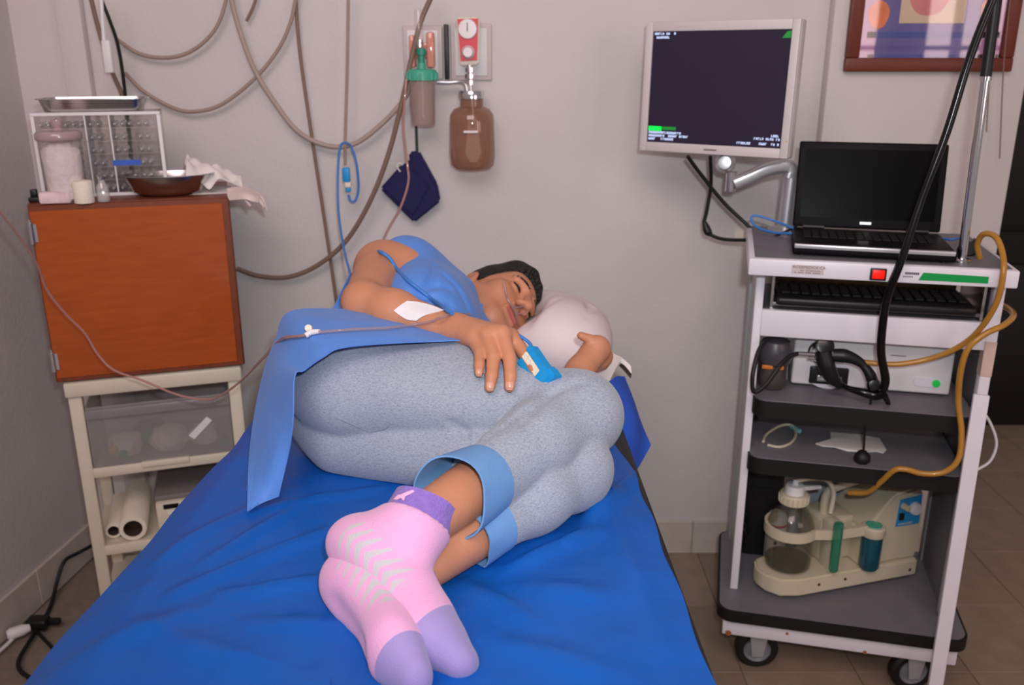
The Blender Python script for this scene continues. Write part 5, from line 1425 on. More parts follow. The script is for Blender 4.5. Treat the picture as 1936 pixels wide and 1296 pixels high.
# ------------------------------------------------------------------ pillow
F = Field((-0.2, 1.75, 0.83), (0.36, 2.4, 1.08), 0.006)
F.ell((0.075, 2.12, 0.915), (0.165, 0.19, 0.082), 0.03)
F.ell((0.105, 1.985, 0.925), (0.10, 0.115, 0.082), 0.07)
F.ell((0.155, 2.02, 0.90), (0.07, 0.12, 0.06), 0.06)
F.ell((-0.02, 2.06, 1.0), (0.09, 0.10, 0.085), 0.06, sub=True)
for q_ in (((0.03, 1.93, 0.985), (0.10, 2.05, 1.01)), ((0.16, 1.96, 0.97), (0.20, 2.1, 0.98))): F.cone(q_[0], q_[1], 0.006, 0.004, 0.03, sub=True)
F.cut((0, 0, BZ + 0.0045), (0, 0, -1))
P, Q = F.mesh(3)
pil = mesh_obj('pillow', P, Q, 'pillow')
tag(pil, 'soft white pillow under the head of the patient', 'pillow')
PIL = (P, Q)
b = BM(); q = at(1108, 597, 2.12); box(b, q.x - 0.012, q.x + 0.01, q.y - 0.008, q.y + 0.01, q.z - 0.01, q.z + 0.008, bev=0.003)
M['navy_tag'] = M['blue_print']
obj('blue_tag', b, 'blue_print', pil, local=False)
# white pad and cloth right of the pillow
pd = thing('absorbent_pad', 'white absorbent pad sticking out beneath the pillow', 'pad', at(1160, 700, 1.9))
b = BM()
patch(b, [[at(1100, 735, 1.74), at(1115, 700, 1.82), at(1135, 660, 1.92)], [at(1122, 742, 1.75), at(1142, 705, 1.82), at(1158, 668, 1.92)], [at(1140, 748, 1.77), at(1160, 705, 1.82), at(1176, 676, 1.92)]], per=6, thick=0.003)
obj('sheet', b, 'paper', pd, local=False)
b = BM(); patch(b, [[at(1150, 668, 1.95), at(1172, 676, 1.94), at(1192, 692, 1.93)], [at(1160, 682, 1.94), at(1178, 690, 1.93), at(1194, 708, 1.92)]], per=6, thick=0.003); obj('flap', b, 'paper', pd, local=False)
b = BM(); patch(b, [[at(1170, 692, 1.95), at(1180, 702, 1.945), at(1192, 716, 1.94)], [at(1174, 686, 1.955), at(1184, 694, 1.95), at(1194, 706, 1.945)]], per=5, thick=0.003); obj('brown_edge', b, 'card', pd, local=False)

# ================================================================== the patient
N_ = lambda v: tuple(v)
SHR = at(722, 508, 1.86); ELR = at(686, 571, 1.635); WRR = at(862, 622, 1.52)
PEL = Vector((-0.30, 1.53, 0.965))
KNR = Vector((0.112, 1.405, 0.972)); ANR = at(778, 1003, 1.065)
KNL = Vector((0.098, 1.335, 0.902)); ANL = atz(770, 1092, 0.879)
SHL = Vector((-0.10, 1.86, 0.91))
NECK = Vector((-0.165, 1.93, 1.05))
HC = at(926, 582, 2.045)
c_ = Vector((0.46, 0.84, 0.27)).normalized()
n_ = Vector((0.86, -0.40, 0.30)); n_ = (n_ - c_ * n_.dot(c_)).normalized()
r_ = n_.cross(c_)
HS = 1.07
def hp(r, n, c): return HC + (r_ * r + n_ * n + c_ * c) * HS

person = thing('person', 'patient curled on one side in grey trousers, blue gown and pink socks', 'person', (-0.2, 1.5, BZ))

# ---- trousers
T = Field((-0.46, 1.02, 0.83), (0.22, 1.75, 1.12), 0.0042)
U = Field((-0.46, 1.02, 0.83), (0.22, 1.75, 1.12), 0.0042)
HEMR = KNR.lerp(ANR, 0.66); HEML = KNL.lerp(ANL, 0.56)
T.ell(PEL + Vector((0, .015, .012)), (0.118, 0.125, 0.096), 0.03); U.ell(PEL + Vector((0, .015, -.062)), (0.115, 0.112, 0.068), 0.03)
T.cone((-0.27, 1.500, 0.984), KNR, 0.095, 0.071, 0.05)
T.cone((-0.30, 1.58, 0.97), (-0.05, 1.52, 0.99), 0.095, 0.085, 0.05)
U.cone((-0.30, 1.490, 0.890), KNL, 0.072, 0.064, 0.03)
def TF(): return Field((-0.46, 1.02, 0.83), (0.22, 1.75, 1.12), 0.0042)
def join(A, Bf, kk):
    hh = np.maximum(kk - np.abs(A.a - Bf.a), 0) / kk
    A.a = np.minimum(A.a, Bf.a) - hh * hh * kk * .25
V = TF()
V.cone(KNR, KNR.lerp(HEMR, 0.45), 0.070, 0.063, 0.03)
V.cone(KNR.lerp(HEMR, 0.45), HEMR, 0.063, 0.052, 0.02)
V.cut(HEMR, ANR - KNR)
Wf = TF()
Wf.cone(KNL, KNL.lerp(HEML, 0.5), 0.063, 0.056, 0.03)
Wf.cone(KNL.lerp(HEML, 0.5), HEML, 0.056, 0.046, 0.03)
Wf.cut(HEML, ANL - KNL)
def soft_at(A, Bf, c, r, k):
    # round the join only round the knee, keep a sharp crease elsewhere
    ax = [A.lo[i] + A.h * np.arange(A.n[i], dtype=np.float32) for i in range(3)]
    dist = np.sqrt((ax[0][:, None, None] - c[0]) ** 2 + (ax[1][None, :, None] - c[1]) ** 2 + (ax[2][None, None, :] - c[2]) ** 2)
    kk = 0.004 + k * np.clip(1 - dist / r, 0, 1)
    hh = np.maximum(kk - np.abs(A.a - Bf.a), 0) / kk
    A.a = np.minimum(A.a, Bf.a) - hh * hh * kk * .25
soft_at(T, V, KNR, 0.16, 0.06)
soft_at(U, Wf, KNL, 0.14, 0.05)
join(T, U, 0.004)
# creases pressed into the jersey
TP, TQ = T.mesh(1)
tre = bvh((TP, TQ))
for pts, rr in (([(850, 800), (880, 820), (905, 838)], 0.006), ([(1095, 722), (1050, 740), (1005, 768)], 0.007), ([(905, 838), (950, 806), (1000, 770)], 0.006), ([(1040, 745), (1010, 775), (985, 800)], 0.005)):
    H3 = [hit(tre, *p) for p in pts]
    for a, c in zip(H3, H3[1:]): T.cone(a, c, rr * .5, rr * .5, 0.012, sub=True)
T.cut((0, 0, BZ + 0.004), (0, 0, -1))
shr_d = (ANR - KNR).normalized(); shl_d = (ANL - KNL).normalized()
TP, TQ = T.mesh(2)
def fold_disp(P, Q):
    rs = np.random.RandomState(3)
    d = np.zeros(len(P))
    for _ in range(14):
        k = rs.normal(size=3) * 26; ph = rs.uniform(0, 6.28)
        d += np.sin(P @ k + ph)
    return P + 0.0006 * d[:, None] * np.array((0.2, -0.7, 0.6))
TP = fold_disp(TP, TQ)
tro = mesh_obj('trousers', TP, TQ, 'trousers', person)
def cuff_ring(p0, p1, r0, r1, seed, name='hem_cuff', th=0.0025, n=40, m=8, squash=None, wob=0.004, skew=0.0):
    b = BM(); d = (p1 - p0).normalized(); u, v = frame_axes(d)
    rg = random.Random(seed); ph = [rg.uniform(0, 6.28) for _ in range(3)]
    def ring(t, off):
        out = []
        for i in range(n):
            a = 2 * math.pi * i / n
            r = r0 + (r1 - r0) * t + off + wob * t * (math.sin(3 * a + ph[0]) * .6 + .4 * math.sin(5 * a + ph[1]))
            tt = t + 0.05 * t * math.sin(2 * a + ph[2]) + skew * t * math.sin(a)
            p = p0 + (p1 - p0) * tt + (u * math.cos(a) + v * math.sin(a)) * r
            if squash: p.z = max(p.z, squash + (0.0 if off >= 0 else 0.002))
            out.append(b.verts.new(p))
        return out
    O = [ring(k / m, 0.0) for k in range(m + 1)]; I = [ring(k / m, -th) for k in range(m + 1)]
    def br(A, B):
        for i in range(n):
            j = (i + 1) % n; b.faces.new((A[i], A[j], B[j], B[i]))
    for k in range(m): br(O[k], O[k + 1]); br(I[k + 1], I[k])
    br(O[m], I[m]); br(I[0], O[0])
    bmesh.ops.recalc_face_normals(b, faces=b.faces)
    return b
obj('hem_cuff', cuff_ring(KNR.lerp(ANR, 0.63), KNR.lerp(ANR, 0.80) + Vector((0, -0.012, 0.014)), 0.0555, 0.0615, 4, skew=0.0, wob=0.003, squash=0.906), 'cuff', tro, local=False, smooth=80)
obj('hem_cuff', cuff_ring(KNL.lerp(ANL, 0.53), KNL.lerp(ANL, 0.68), 0.0495, 0.049, 9, squash=BZ + 0.006), 'cuff', tro, local=False, smooth=80)

M['seam'] = mat('seam_thread', rgb(138, 145, 163), 0.9, var=0.05)
tre2 = bvh((TP, TQ))
for pts in ([(590, 768), (640, 792), (700, 818)], [(700, 818), (735, 806), (752, 765)]):
    b = BM(); tube(b, [hit(tre2, x, y, 0.0) for x, y in pts], 0.0009, n=5, per=6); obj('seam', b, 'seam', tro, local=False, smooth=80)

# ---- body: one continuous skin surface
B = Field((-0.46, 0.93, 0.835), (0.30, 2.24, 1.235), 0.0033)
B.ell(PEL + Vector((0, .015, 0)), (0.07, 0.085, 0.07), 0.03)
B.cone(PEL + Vector((.01, .04, 0)), (-0.20, 1.76, 0.99), 0.07, 0.11, 0.04)
B.ell((-0.19, 1.80, 1.0), (0.105, 0.17, 0.135), 0.05)
B.cone((-0.235, 1.86, 1.10), SHL, 0.062, 0.06, 0.05)
B.cone((-0.27, 1.515, 0.985), KNR, 0.070, 0.053, 0.02)
B.cone((-0.29, 1.50, 0.900), KNL, 0.050, 0.046, 0.02)
B.chain([KNR, KNR.lerp(ANR, 0.3), ANR], [0.053, 0.050, 0.036], 0.02)
B.chain([KNL, KNL.lerp(ANL, 0.3), ANL], [0.048, 0.045, 0.033], 0.02)
B.cone(NECK + Vector((-.03, -.03, 0)), hp(0, -0.012, -0.05), 0.058, 0.052, 0.05)
# right arm
B.cone((-0.235, 1.87, 1.10), SHR, 0.06, 0.056, 0.05)
B.cone(SHR, ELR, 0.055, 0.038, 0.02)
B.cone(ELR, ELR.lerp(WRR, 0.35), 0.037, 0.039, 0.018)
B.cone(ELR.lerp(WRR, 0.35), WRR, 0.040, 0.027, 0.02, flat=((0, -0.4, 1), 0.85))
# right hand: back of the hand, four fingers over the thigh, thumb tucked below
mcp = {'pinky': at(895, 641, 1.468), 'ring': at(921, 636, 1.455), 'middle': at(949, 632, 1.455), 'index': at(966, 637, 1.470)}
for k_, r0 in (('pinky', .015), ('ring', .016), ('middle', .0165), ('index', .0155)):
    B.cone(WRR, mcp[k_], 0.021, r0, 0.014)
B.chain([mcp['pinky'], at(907, 667, 1.427), at(906, 690, 1.398), at(905, 706, 1.384)], [.0130, .0100, .0090, .0076], 0.005, 0.003)
B.chain([mcp['ring'], at(933, 676, 1.412), at(930, 712, 1.380), at(926, 733, 1.366)], [.0142, .0117, .0105, .0092], 0.005, 0.003)
B.chain([mcp['middle'], at(963, 676, 1.412), at(965, 710, 1.380), at(963.5, 732, 1.366)], [.0145, .0117, .0105, .0094], 0.005, 0.003)
B.chain([mcp['index'], at(992, 670, 1.440), at(1010, 697, 1.410), at(1026, 718, 1.392)], [.0140, .0115, .0102, .0090], 0.005, 0.003)
B.chain([WRR.lerp(mcp['index'], .35), at(950, 662, 1.50), at(985, 668, 1.492)], [.016, .0125, .0095], 0.012, 0.004)
# left forearm and hand round the pillow
WRL = at(1096, 702, 1.68)
B.cone(SHL, (0.02, 1.66, 0.90), 0.045, 0.038, 0.03)
B.cone((0.02, 1.66, 0.90), at(1080, 735, 1.625), 0.036, 0.034, 0.02)
B.cone(at(1080, 735, 1.625), WRL, 0.033, 0.025, 0.02)
K0 = at(1128, 660, 1.725)
B.cone(WRL, K0, 0.026, 0.030, 0.02, flat=((0.3, 1, 0.2), 0.8))
B.chain([at(1118, 672, 1.705), at(1131, 652, 1.712), at(1117, 643, 1.712), at(1098, 635, 1.710)], [.016, .0125, .0105, .0085], 0.014, 0.004)
for i, (ax, ay, bx_, by_, cx_, cy_) in enumerate(((1132, 655, 1146, 668, 1136, 684), (1134, 660, 1149, 674, 1138, 690), (1133, 668, 1147, 682, 1134, 694), (1128, 676, 1140, 690, 1126, 698))):
    yy = 1.735 + 0.004 * i
    B.chain([at(ax, ay, yy), at(bx_, by_, yy + .004), at(cx_, cy_, yy - 0.004)], [.0115, .0105, .009], 0.008, 0.004)
# head
AX = (N_(r_), N_(n_), N_(c_))
B.ell(hp(0, -0.012, 0.032), (0.073, 0.093, 0.088), 0.03, AX)
B.ell(hp(0, 0.03, -0.03), (0.060, 0.060, 0.075), 0.035, AX)
B.ell(hp(0, 0.058, 0.052), (0.052, 0.028, 0.034), 0.03, AX)
B.cone(hp(-0.016, 0.074, -0.092), hp(0.016, 0.074, -0.092), 0.018, 0.018, 0.03)
for s in (-1, 1):
    B.cone(hp(0.054 * s, -0.002, -0.03), hp(0.022 * s, 0.062, -0.085), 0.020, 0.018, 0.035)
    B.ell(hp(0.046 * s, 0.058, -0.012), (0.022, 0.022, 0.02), 0.03, AX)
    B.cone(hp(0.016 * s, 0.089, 0.037), hp(0.046 * s, 0.076, 0.035), 0.0085, 0.007, 0.014)
    B.ell(hp(0.032 * s, 0.098, 0.016), (0.017, 0.017, 0.0105), 0.012, AX, sub=True)
    B.ell(hp(0.032 * s, 0.0755, 0.015), (0.0155, 0.0135, 0.0105), 0.006, AX)
    B.ell(hp(0.0775 * s, -0.018, 0.0), (0.008, 0.020, 0.031), 0.008, AX)
    B.ell(hp(0.087 * s, -0.015, 0.004), (0.007, 0.010, 0.016), 0.006, AX, sub=True)
B.cone(hp(0, 0.086, 0.03), hp(0, 0.114, -0.018), 0.008, 0.0125, 0.014)
for s in (-1, 1):
    B.ell(hp(0.013 * s, 0.100, -0.022), (0.0085, 0.012, 0.009), 0.008, AX)
    B.ell(hp(0.0075 * s, 0.109, -0.032), (0.0042, 0.006, 0.006), 0.003, AX, sub=True)
B.cone(hp(-0.020, 0.087, -0.050), hp(0.020, 0.087, -0.050), 0.0062, 0.0062, 0.009)
B.cone(hp(-0.017, 0.086, -0.0625), hp(0.017, 0.086, -0.0625), 0.0072, 0.0072, 0.009)
B.cone(hp(-0.024, 0.094, -0.056), hp(0.024, 0.094, -0.056), 0.0022, 0.0022, 0.004, sub=True)
BP, BQ = B.mesh(2)
body = mesh_obj('body', BP, BQ, ['skin', 'lips'], person)
# lips carry their own colour
fc = BP[BQ].mean(1); rel = fc - np.array(HC)
R3, N3, C3 = [rel @ np.array(v) for v in (r_, n_, c_)]
lipmask = (N3 > 0.082) & (np.abs(R3) < 0.024) & (C3 < -0.0445 - 0.12 * np.abs(R3) * .3) & (C3 > -0.0705 + 0.15 * np.abs(R3))
mi = np.zeros(len(BQ), np.int32); mi[lipmask] = 1
body.data.polygons.foreach_set('material_index', mi)
btree = bvh((BP, BQ))

def on_body(px, py, off=0.001): return hit(btree, px, py, off)
def skin_patch(poly_rows, m, name, parent, off=0.0012, thick=0.0012, per=4, tree=None):
    b = BM(); patch(b, [[hit(tree or btree, px, py, off) for px, py in row] for row in poly_rows], per=per, thick=thick)
    return obj(name, b, m, parent, local=False, smooth=80)
def nail(cx, cy, w, hgt):
    rows = []
    for v in (-1, -.4, .3, 1):
        ww = w * (1 - 0.25 * max(0, v) ** 2 - 0.15 * max(0, -v) ** 3)
        rows.append([(cx + ww * u, cy + hgt * v) for u in (-1, -.35, .35, 1)])
    skin_patch(rows, 'nail', 'fingernail', body, off=0.0006, thick=0.0008)
nail(905.5, 705, 4.8, 6.5); nail(926.5, 731, 6.0, 7.5); nail(963.5, 730, 6.2, 7.5)

# eyes (half-open slits) and brows follow the face
M['eye'] = mat('dark_eye', rgb(28, 20, 18), 0.25, var=0.05)
btr = btree
def on_head(r, n0, c):
    o = hp(r, 0.2, c); loc, nor, _, _ = btr.ray_cast(o, -n_)
    return loc, nor
def face_strip(pts, w, m, name, off=0.0008, thick=0.0012):
    b = BM(); rows = []
    for i, (r, c) in enumerate(pts):
        t = i / (len(pts) - 1); ww = w * (0.35 + 0.65 * math.sin(math.pi * (0.12 + 0.76 * t)))
        row = []
        for q in (-1, 0, 1):
            loc, nor = on_head(r, 0, c + q * ww)
            row.append(loc + nor * off)
        rows.append(row)
    patch(b, rows, per=4, thick=thick); obj(name, b, m, body, local=False, smooth=80)
for s in (-1, 1):
    face_strip([(0.014 * s, 0.036), (0.025 * s, 0.0395), (0.037 * s, 0.040), (0.050 * s, 0.034)], 0.0042, 'hair', 'eyebrow', 0.001, 0.002)
    face_strip([(0.020 * s, 0.0125), (0.027 * s, 0.0118), (0.036 * s, 0.0115), (0.045 * s, 0.0135)], 0.0021, 'eye', 'eye')

# ---- hair: cap over the skull
Hf = Field(np.array(HC) - 0.17, np.array(HC) + 0.17, 0.0042)
Hf.ell(hp(0, -0.020, 0.040), (0.0815, 0.097, 0.090), 0.02, AX)
Hf.ell(hp(0.0, 0.025, 0.100), (0.066, 0.062, 0.042), 0.03, AX)
rsd = np.random.RandomState(5)
# hairline: cut away the face side and the nape
Hf.cut(hp(0, 0.052, 0.074), tuple(n_ * 0.80 - c_ * 0.60))
Hf.cut(hp(0, 0.02, 0.012), tuple(n_ * 0.75 - c_ * 0.66))
Hf.cut(hp(0, -0.05, -0.045), tuple(-c_))
HP, HQ = Hf.mesh(2)
kx = [rsd.normal(size=3) * 70 for _ in range(10)]
dd_ = sum(np.sin(HP @ k + i) for i, k in enumerate(kx))
HP = HP + (HP - np.array(HC)) * 0.006 * dd_[:, None]
mesh_obj('hair', HP, HQ, 'hair', person)

# ---- socks
def foot(heel, toe, ankle, name, cuff):
    x = (toe - heel).normalized(); y = (ankle - heel); y = (y - x * y.dot(x)).normalized(); z = x.cross(y)
    Mx = Matrix((x, y, z)).transposed().to_4x4(); Mx.translation = heel
    inv = Mx.inverted(); A = inv @ ankle; L = (toe - heel).length
    return x, y, z, Mx, A, L
HLR = at(668, 1030, 1.075); TOR = at(874, 1252, 0.905)
HLL = at(655, 1115, 1.045); TOL = at(790, 1310, 0.865)
HLL.z = max(HLL.z, BZ + 0.037)
TOL.z = max(TOL.z, BZ + 0.028)
def sock_mat():
    m = mat('pink_sock', rgb(230, 168, 210), 0.9, bump=0.2, bscale=420, sheen=0.25)
    nt = m.node_tree; bs_ = nt.nodes['Principled BSDF']
    tc = nt.nodes.new('ShaderNodeTexCoord'); sp = nt.nodes.new('ShaderNodeSeparateXYZ'); nt.links.new(tc.outputs['Object'], sp.inputs[0])
    def mth(op, a, c=None, d=None):
        n = nt.nodes.new('ShaderNodeMath'); n.operation = op
        for i, v in enumerate((a, c, d)):
            if v is None: continue
            if isinstance(v, (int, float)): n.inputs[i].default_value = v
            else: nt.links.new(v, n.inputs[i])
        return n.outputs[0]
    X, Y, Z = sp.outputs
    # toe cap: x beyond a slanted line
    toe = mth('GREATER_THAN', mth('SUBTRACT', X, mth('MULTIPLY', Z, 0.15)), 0.178)
    heel_ = mth('LESS_THAN', mth('ADD', X, mth('MULTIPLY', Z, 0.35)), -0.014)
    # chevrons run along the arch, on the side of the sole that looks up
    s = mth('SUBTRACT', Y, 0.008)
    sA = mth('ABSOLUTE', s)
    u = mth('SUBTRACT', X, mth('MULTIPLY', sA, 0.75))
    fr = mth('FRACT', mth('DIVIDE', mth('ADD', u, 0.2), 0.0185))
    st = mth('LESS_THAN', fr, mth('SUBTRACT', 0.62, mth('MULTIPLY', sA, 16.0)))
    inx = mth('MULTIPLY', mth('GREATER_THAN', X, 0.012), mth('LESS_THAN', X, 0.125))
    ins_ = mth('MULTIPLY', mth('LESS_THAN', sA, 0.027), mth('GREATER_THAN', Z, 0.004))
    chev = mth('MULTIPLY', mth('MULTIPLY', st, inx), ins_)
    def mixc(f, a, c):
        n = nt.nodes.new('ShaderNodeMix'); n.data_type = 'RGBA'
        nt.links.new(f, n.inputs['Factor'])
        if isinstance(a, tuple): n.inputs['A'].default_value = (*a, 1)
        else: nt.links.new(a, n.inputs['A'])
        n.inputs['B'].default_value = (*c, 1)
        return n.outputs['Result']
    c1 = mixc(chev, rgb(230, 168, 210), rgb(196, 192, 198))
    c2 = mixc(toe, c1, rgb(158, 142, 198)); c3 = mixc(heel_, c2, rgb(150, 132, 194))
    nt.links.new(c3, bs_.inputs['Base Color'])
    return m
M['sock'] = sock_mat()
M['sock_cuff'] = mat('purple_rib', rgb(138, 108, 190), 0.9, var=0.1, vscale=90, bump=0.4, bscale=260, sheen=0.2)
def make_sock(heel, toe, ankle, knee, cut_t, label, cuff=None):
    x, y, z, Mx, A, L = foot(heel, toe, ankle, '', None)
    inv = Mx.inverted(); leg = (inv.to_3x3() @ (knee - ankle)).normalized()
    S = Field((-0.07, -0.075, -0.085), (L + 0.07, 0.16, 0.085), 0.0036)
    w = ((0, 0, 1), 1.18)
    S.cone((0, 0, 0), (0.045, 0.012, 0), 0.036, 0.037, 0.02, w)
    S.cone((0.03, 0.010, 0), (L - 0.05, -0.004, 0), 0.034, 0.030, 0.03, ((0, 0, 1), 1.28))
    S.cone((L - 0.055, -0.004, 0.002), (L - 0.004, -0.002, -0.004), 0.029, 0.022, 0.03, ((0, 0, 1), 1.35))
    S.cone((0.055, 0.035, 0), (L - 0.09, 0.008, 0), 0.034, 0.029, 0.03)
    S.cone((0.022, 0.018, 0), tuple(A), 0.036, 0.041, 0.03)
    S.cone(tuple(A), tuple(A + leg * 0.12), 0.041, 0.041, 0.03)
    S.cone((0.05, -0.045, 0.0), (L - 0.08, -0.045, 0.0), 0.012, 0.010, 0.03, sub=True)
    if cuff:
        S.cut(tuple(inv @ cuff[0]), tuple(inv.to_3x3() @ cuff[1]))
    else:
        S.cut(tuple(A + leg * cut_t), tuple(leg))
    P, Q = S.mesh(2)
    me_o = mesh_obj('sock', P, Q, 'sock')
    me_o.parent = person
    me_o.matrix_parent_inverse = WM[person.name].inverted()
    me_o.matrix_basis = Mx
    me_o['label'] = label
    WM[me_o.name] = Mx
    b = BM(); p0 = ankle + (knee - ankle).normalized() * (cut_t - 0.004); p1 = ankle + (knee - ankle).normalized() * (cut_t + 0.036)
    bb_ = cuff_ring(cuff[0] - cuff[1] * 0.006, cuff[0] + cuff[1] * 0.032, cuff[2], cuff[3], 3, n=48, m=6, wob=0.0012, th=0.004) if cuff else cuff_ring(p0, p1, 0.0435, 0.0445, 3, n=48, m=6, wob=0.001, th=0.004)
    obj('sock_cuff', bb_, 'sock_cuff', me_o, local=False, smooth=80)
    b.free()
    return P, Q, Mx
make_sock(HLR, TOR, ANR, KNR, 0.014, 'pink sock on the upper foot with grey chevrons and purple toe',
          (at(787, 990, 1.085), ((KNR - ANR).normalized() * 0.75 + Vector((-0.12, 0, 0.42))).normalized(), 0.049, 0.0465))
make_sock(HLL, TOL, ANL, KNL, -0.025, 'pink sock on the lower foot with purple heel and toe')

# ---- gown: bodice over the chest, torn open at the arm
Gf = Field((-0.44, 1.55, 0.87), (0.08, 2.06, 1.235), 0.004)
Gf.ell((-0.19, 1.80, 1.0), (0.118, 0.185, 0.150), 0.05)
Gf.cone((-0.235, 1.885, 1.095), (-0.10, 1.90, 0.95), 0.074, 0.07, 0.05)
Gf.cone((-0.228, 1.905, 1.125), (-0.14, 1.935, 1.045), 0.058, 0.055, 0.04)
Gf.cone(PEL + Vector((0.02, .1, 0)), (-0.20, 1.76, 0.99), 0.10, 0.122, 0.05)
Gf.cut(at(908, 562, 1.97), Vector((0.80, 0.60, -0.12)))
gt_ = bvh(Gf.mesh(1))
for pts in ([(790, 545), (815, 540), (850, 545)], [(800, 560), (815, 530), (822, 500)], [(770, 555), (800, 560), (850, 575)], [(840, 520), (868, 545), (885, 580)]):
    H3 = [hit(gt_, *p) for p in pts]
    for a, c in zip(H3, H3[1:]): Gf.cone(a, c, 0.003, 0.003, 0.016, sub=True)
GP, GQ = Gf.mesh(2)
rs = np.random.RandomState(11)
gd = sum(np.sin(GP @ (rs.normal(size=3) * 30) + rs.uniform(0, 6)) for _ in range(10))
GP = GP + 0.0009 * gd[:, None] * np.array((0.4, -0.6, 0.6))
def largest(P, Q):
    lab = np.arange(len(P))
    while True:
        m = lab[Q].min(1); new = lab.copy(); np.minimum.at(new, Q.ravel(), np.repeat(m, 4)); new = new[new]
        if (new == lab).all(): break
        lab = new
    v, c = np.unique(lab, return_counts=True); keep = lab == v[c.argmax()]
    idx = np.cumsum(keep) - 1
    return P[keep], idx[Q[keep[Q].all(1)]]
GP, GQ = largest(GP, GQ)
gown = mesh_obj('gown', GP, GQ, 'gown', person)
# collar edge folded by the neck
b = BM(); patch(b, [[at(893, 590, 1.875), at(903, 583, 1.885), at(911, 573, 1.90)], [at(900, 598, 1.87), at(908, 594, 1.88), at(913, 585, 1.895)]], per=5, thick=0.002); obj('collar_fold', b, 'gown', gown, local=False, smooth=80)
b = BM(); patch(b, [[at(888, 600, 1.84), at(900, 598, 1.85), at(910, 600, 1.86)], [at(892, 612, 1.82), at(905, 612, 1.83), at(924, 612, 1.85)]], per=5, thick=0.002); obj('neck_tie', b, 'gown', gown, local=False, smooth=80)
# back strip of the gown seen behind the arm
b = BM(); patch(b, [[at(661, 516, 1.84), at(668, 520, 1.85), at(690, 530, 1.86)], [at(645, 550, 1.78), at(655, 555, 1.79), at(680, 560, 1.80)], [at(626, 590, 1.72), at(640, 594, 1.72), at(670, 600, 1.72)]], per=6, thick=0.0025); obj('back_panel', b, 'gown', gown, local=False, smooth=80)
# skirt: over the hip and hanging down behind the back
rows = [
 [(862, 624, 1.57), (866, 632, 1.53), (869, 638, 1.50), (872, 643, 1.475)],
 [(760, 596, 1.62), (757, 612, 1.535), (752, 632, 1.47), (748, 648, 1.435)],
 [(650, 584, 1.61), (655, 604, 1.52), (652, 632, 1.44), (648, 657, 1.395)],
 [(546, 590, 1.59), (572, 612, 1.50), (598, 648, 1.42), (612, 674, 1.38)],
 [(521, 640, 1.58), (536, 660, 1.49), (556, 686, 1.42), (575, 699, 1.375)],
 [(500, 695, 1.55), (515, 705, 1.47), (536, 712, 1.405), (556, 712, 1.36)],
 [(481, 780, 1.50), (505, 790, 1.43), (530, 795, 1.38), (553, 795, 1.345)],
 [(470, 870, 1.41), (490, 874, 1.375), (515, 872, 1.345), (543, 868, 1.335)],
 [(467, 967, 1.285), (485, 957, 1.30), (505, 948, 1.315), (527, 940, 1.325)]]
b = BM(); patch(b, [[at(*p) for p in r] for r in rows], per=6, thick=0.0022, noise=0.0022, seed=4)
obj('gown_skirt', b, 'gown', gown, local=False, smooth=80)

# ================================================================== lines and dressings on the patient
skt = [o for o in bpy.data.objects if o.name == 'gown_skirt'][0]
def tree_of(o):
    me = o.data; w = WM[o.name]
    return ([tuple(w @ v.co) for v in me.vertices], [tuple(p.vertices) for p in me.polygons])
def big_tree(lst):
    vs_ = []; fs_ = []
    for V_, F_ in lst:
        o = len(vs_); vs_ += [tuple(v) for v in V_]; fs_ += [tuple(int(i) + o for i in f) for f in F_]
    return BVHTree.FromPolygons(vs_, fs_)
alltree = big_tree([(BP, BQ), (GP, GQ), (TP, TQ), tree_of(skt), PIL])
def on_all(px, py, off): return hit(alltree, px, py, off)

rows = [[(745, 588), (757, 579), (770, 571)], [(757, 597), (775, 586), (792, 574)], [(772, 605), (793, 594), (815, 580)], [(788, 607), (806, 597), (838, 589)]]
b = BM(); patch(b, [[on_body(x, y, 0.003) for x, y in r] for r in rows], per=5, thick=0.0015)
tag(obj('gauze_dressing', b, 'tapew', smooth=80), 'white gauze dressing lying over the forearm', 'dressing')

iv = thing('iv_line', 'thin clear infusion tube from the left edge to the wrist', 'infusion tube', at(590, 632, 1.4))
b = BM()
pts = [at(-20, 375, 1.75), at(30, 440, 1.82), at(70, 500, 1.88), at(90, 550, 1.92), at(125, 595, 1.95), at(160, 630, 1.97), at(185, 670, 1.98), at(215, 700, 1.98), at(270, 720, 1.97), at(330, 745, 1.95), at(375, 755, 1.93), at(410, 752, 1.9), at(450, 725, 1.82), at(500, 675, 1.66), at(525, 648, 1.55)]
pts += [on_all(548, 641, 0.006), on_all(570, 640, 0.006), on_all(590, 637, 0.006)]
tube(b, pts, 0.0028, n=8); obj('long_tube', b, 'iv_tube', iv, local=False)
M['clear_tube'] = glassy('clear_tube', (0.92, 0.86, 0.86), 0.30, rgb(190, 165, 165), 0.04, 1.5)
b = BM(); pts = [on_all(605, 634, 0.006), on_all(630, 632, 0.006), on_all(660, 630, 0.006), on_all(700, 628, 0.006), on_all(740, 626, 0.006), on_all(780, 620, 0.006), on_all(815, 610, 0.005), on_all(850, 600, 0.005), on_all(885, 596, 0.005)]
tube(b, pts, 0.0028, n=8); obj('short_tube', b, 'clear_tube', iv, local=False)
b = BM(); q = on_all(590, 634, 0.006); q2 = on_all(606, 632, 0.006); cyl(b, q, q2, 0.0055, 0.004, n=12); cyl(b, q, on_all(583, 641, .008), 0.005, n=10); obj('y_connector', b, 'white_plastic', iv, local=False)
b = BM(); lathe(b, [(0, 0.005), (0.006, 0.004), (0.0065, -0.003), (0, -0.004)], on_all(588, 630, 0.010), n=14, axis=(0, -1, .4)); obj('injection_port', b, 'gauze', iv, local=False)

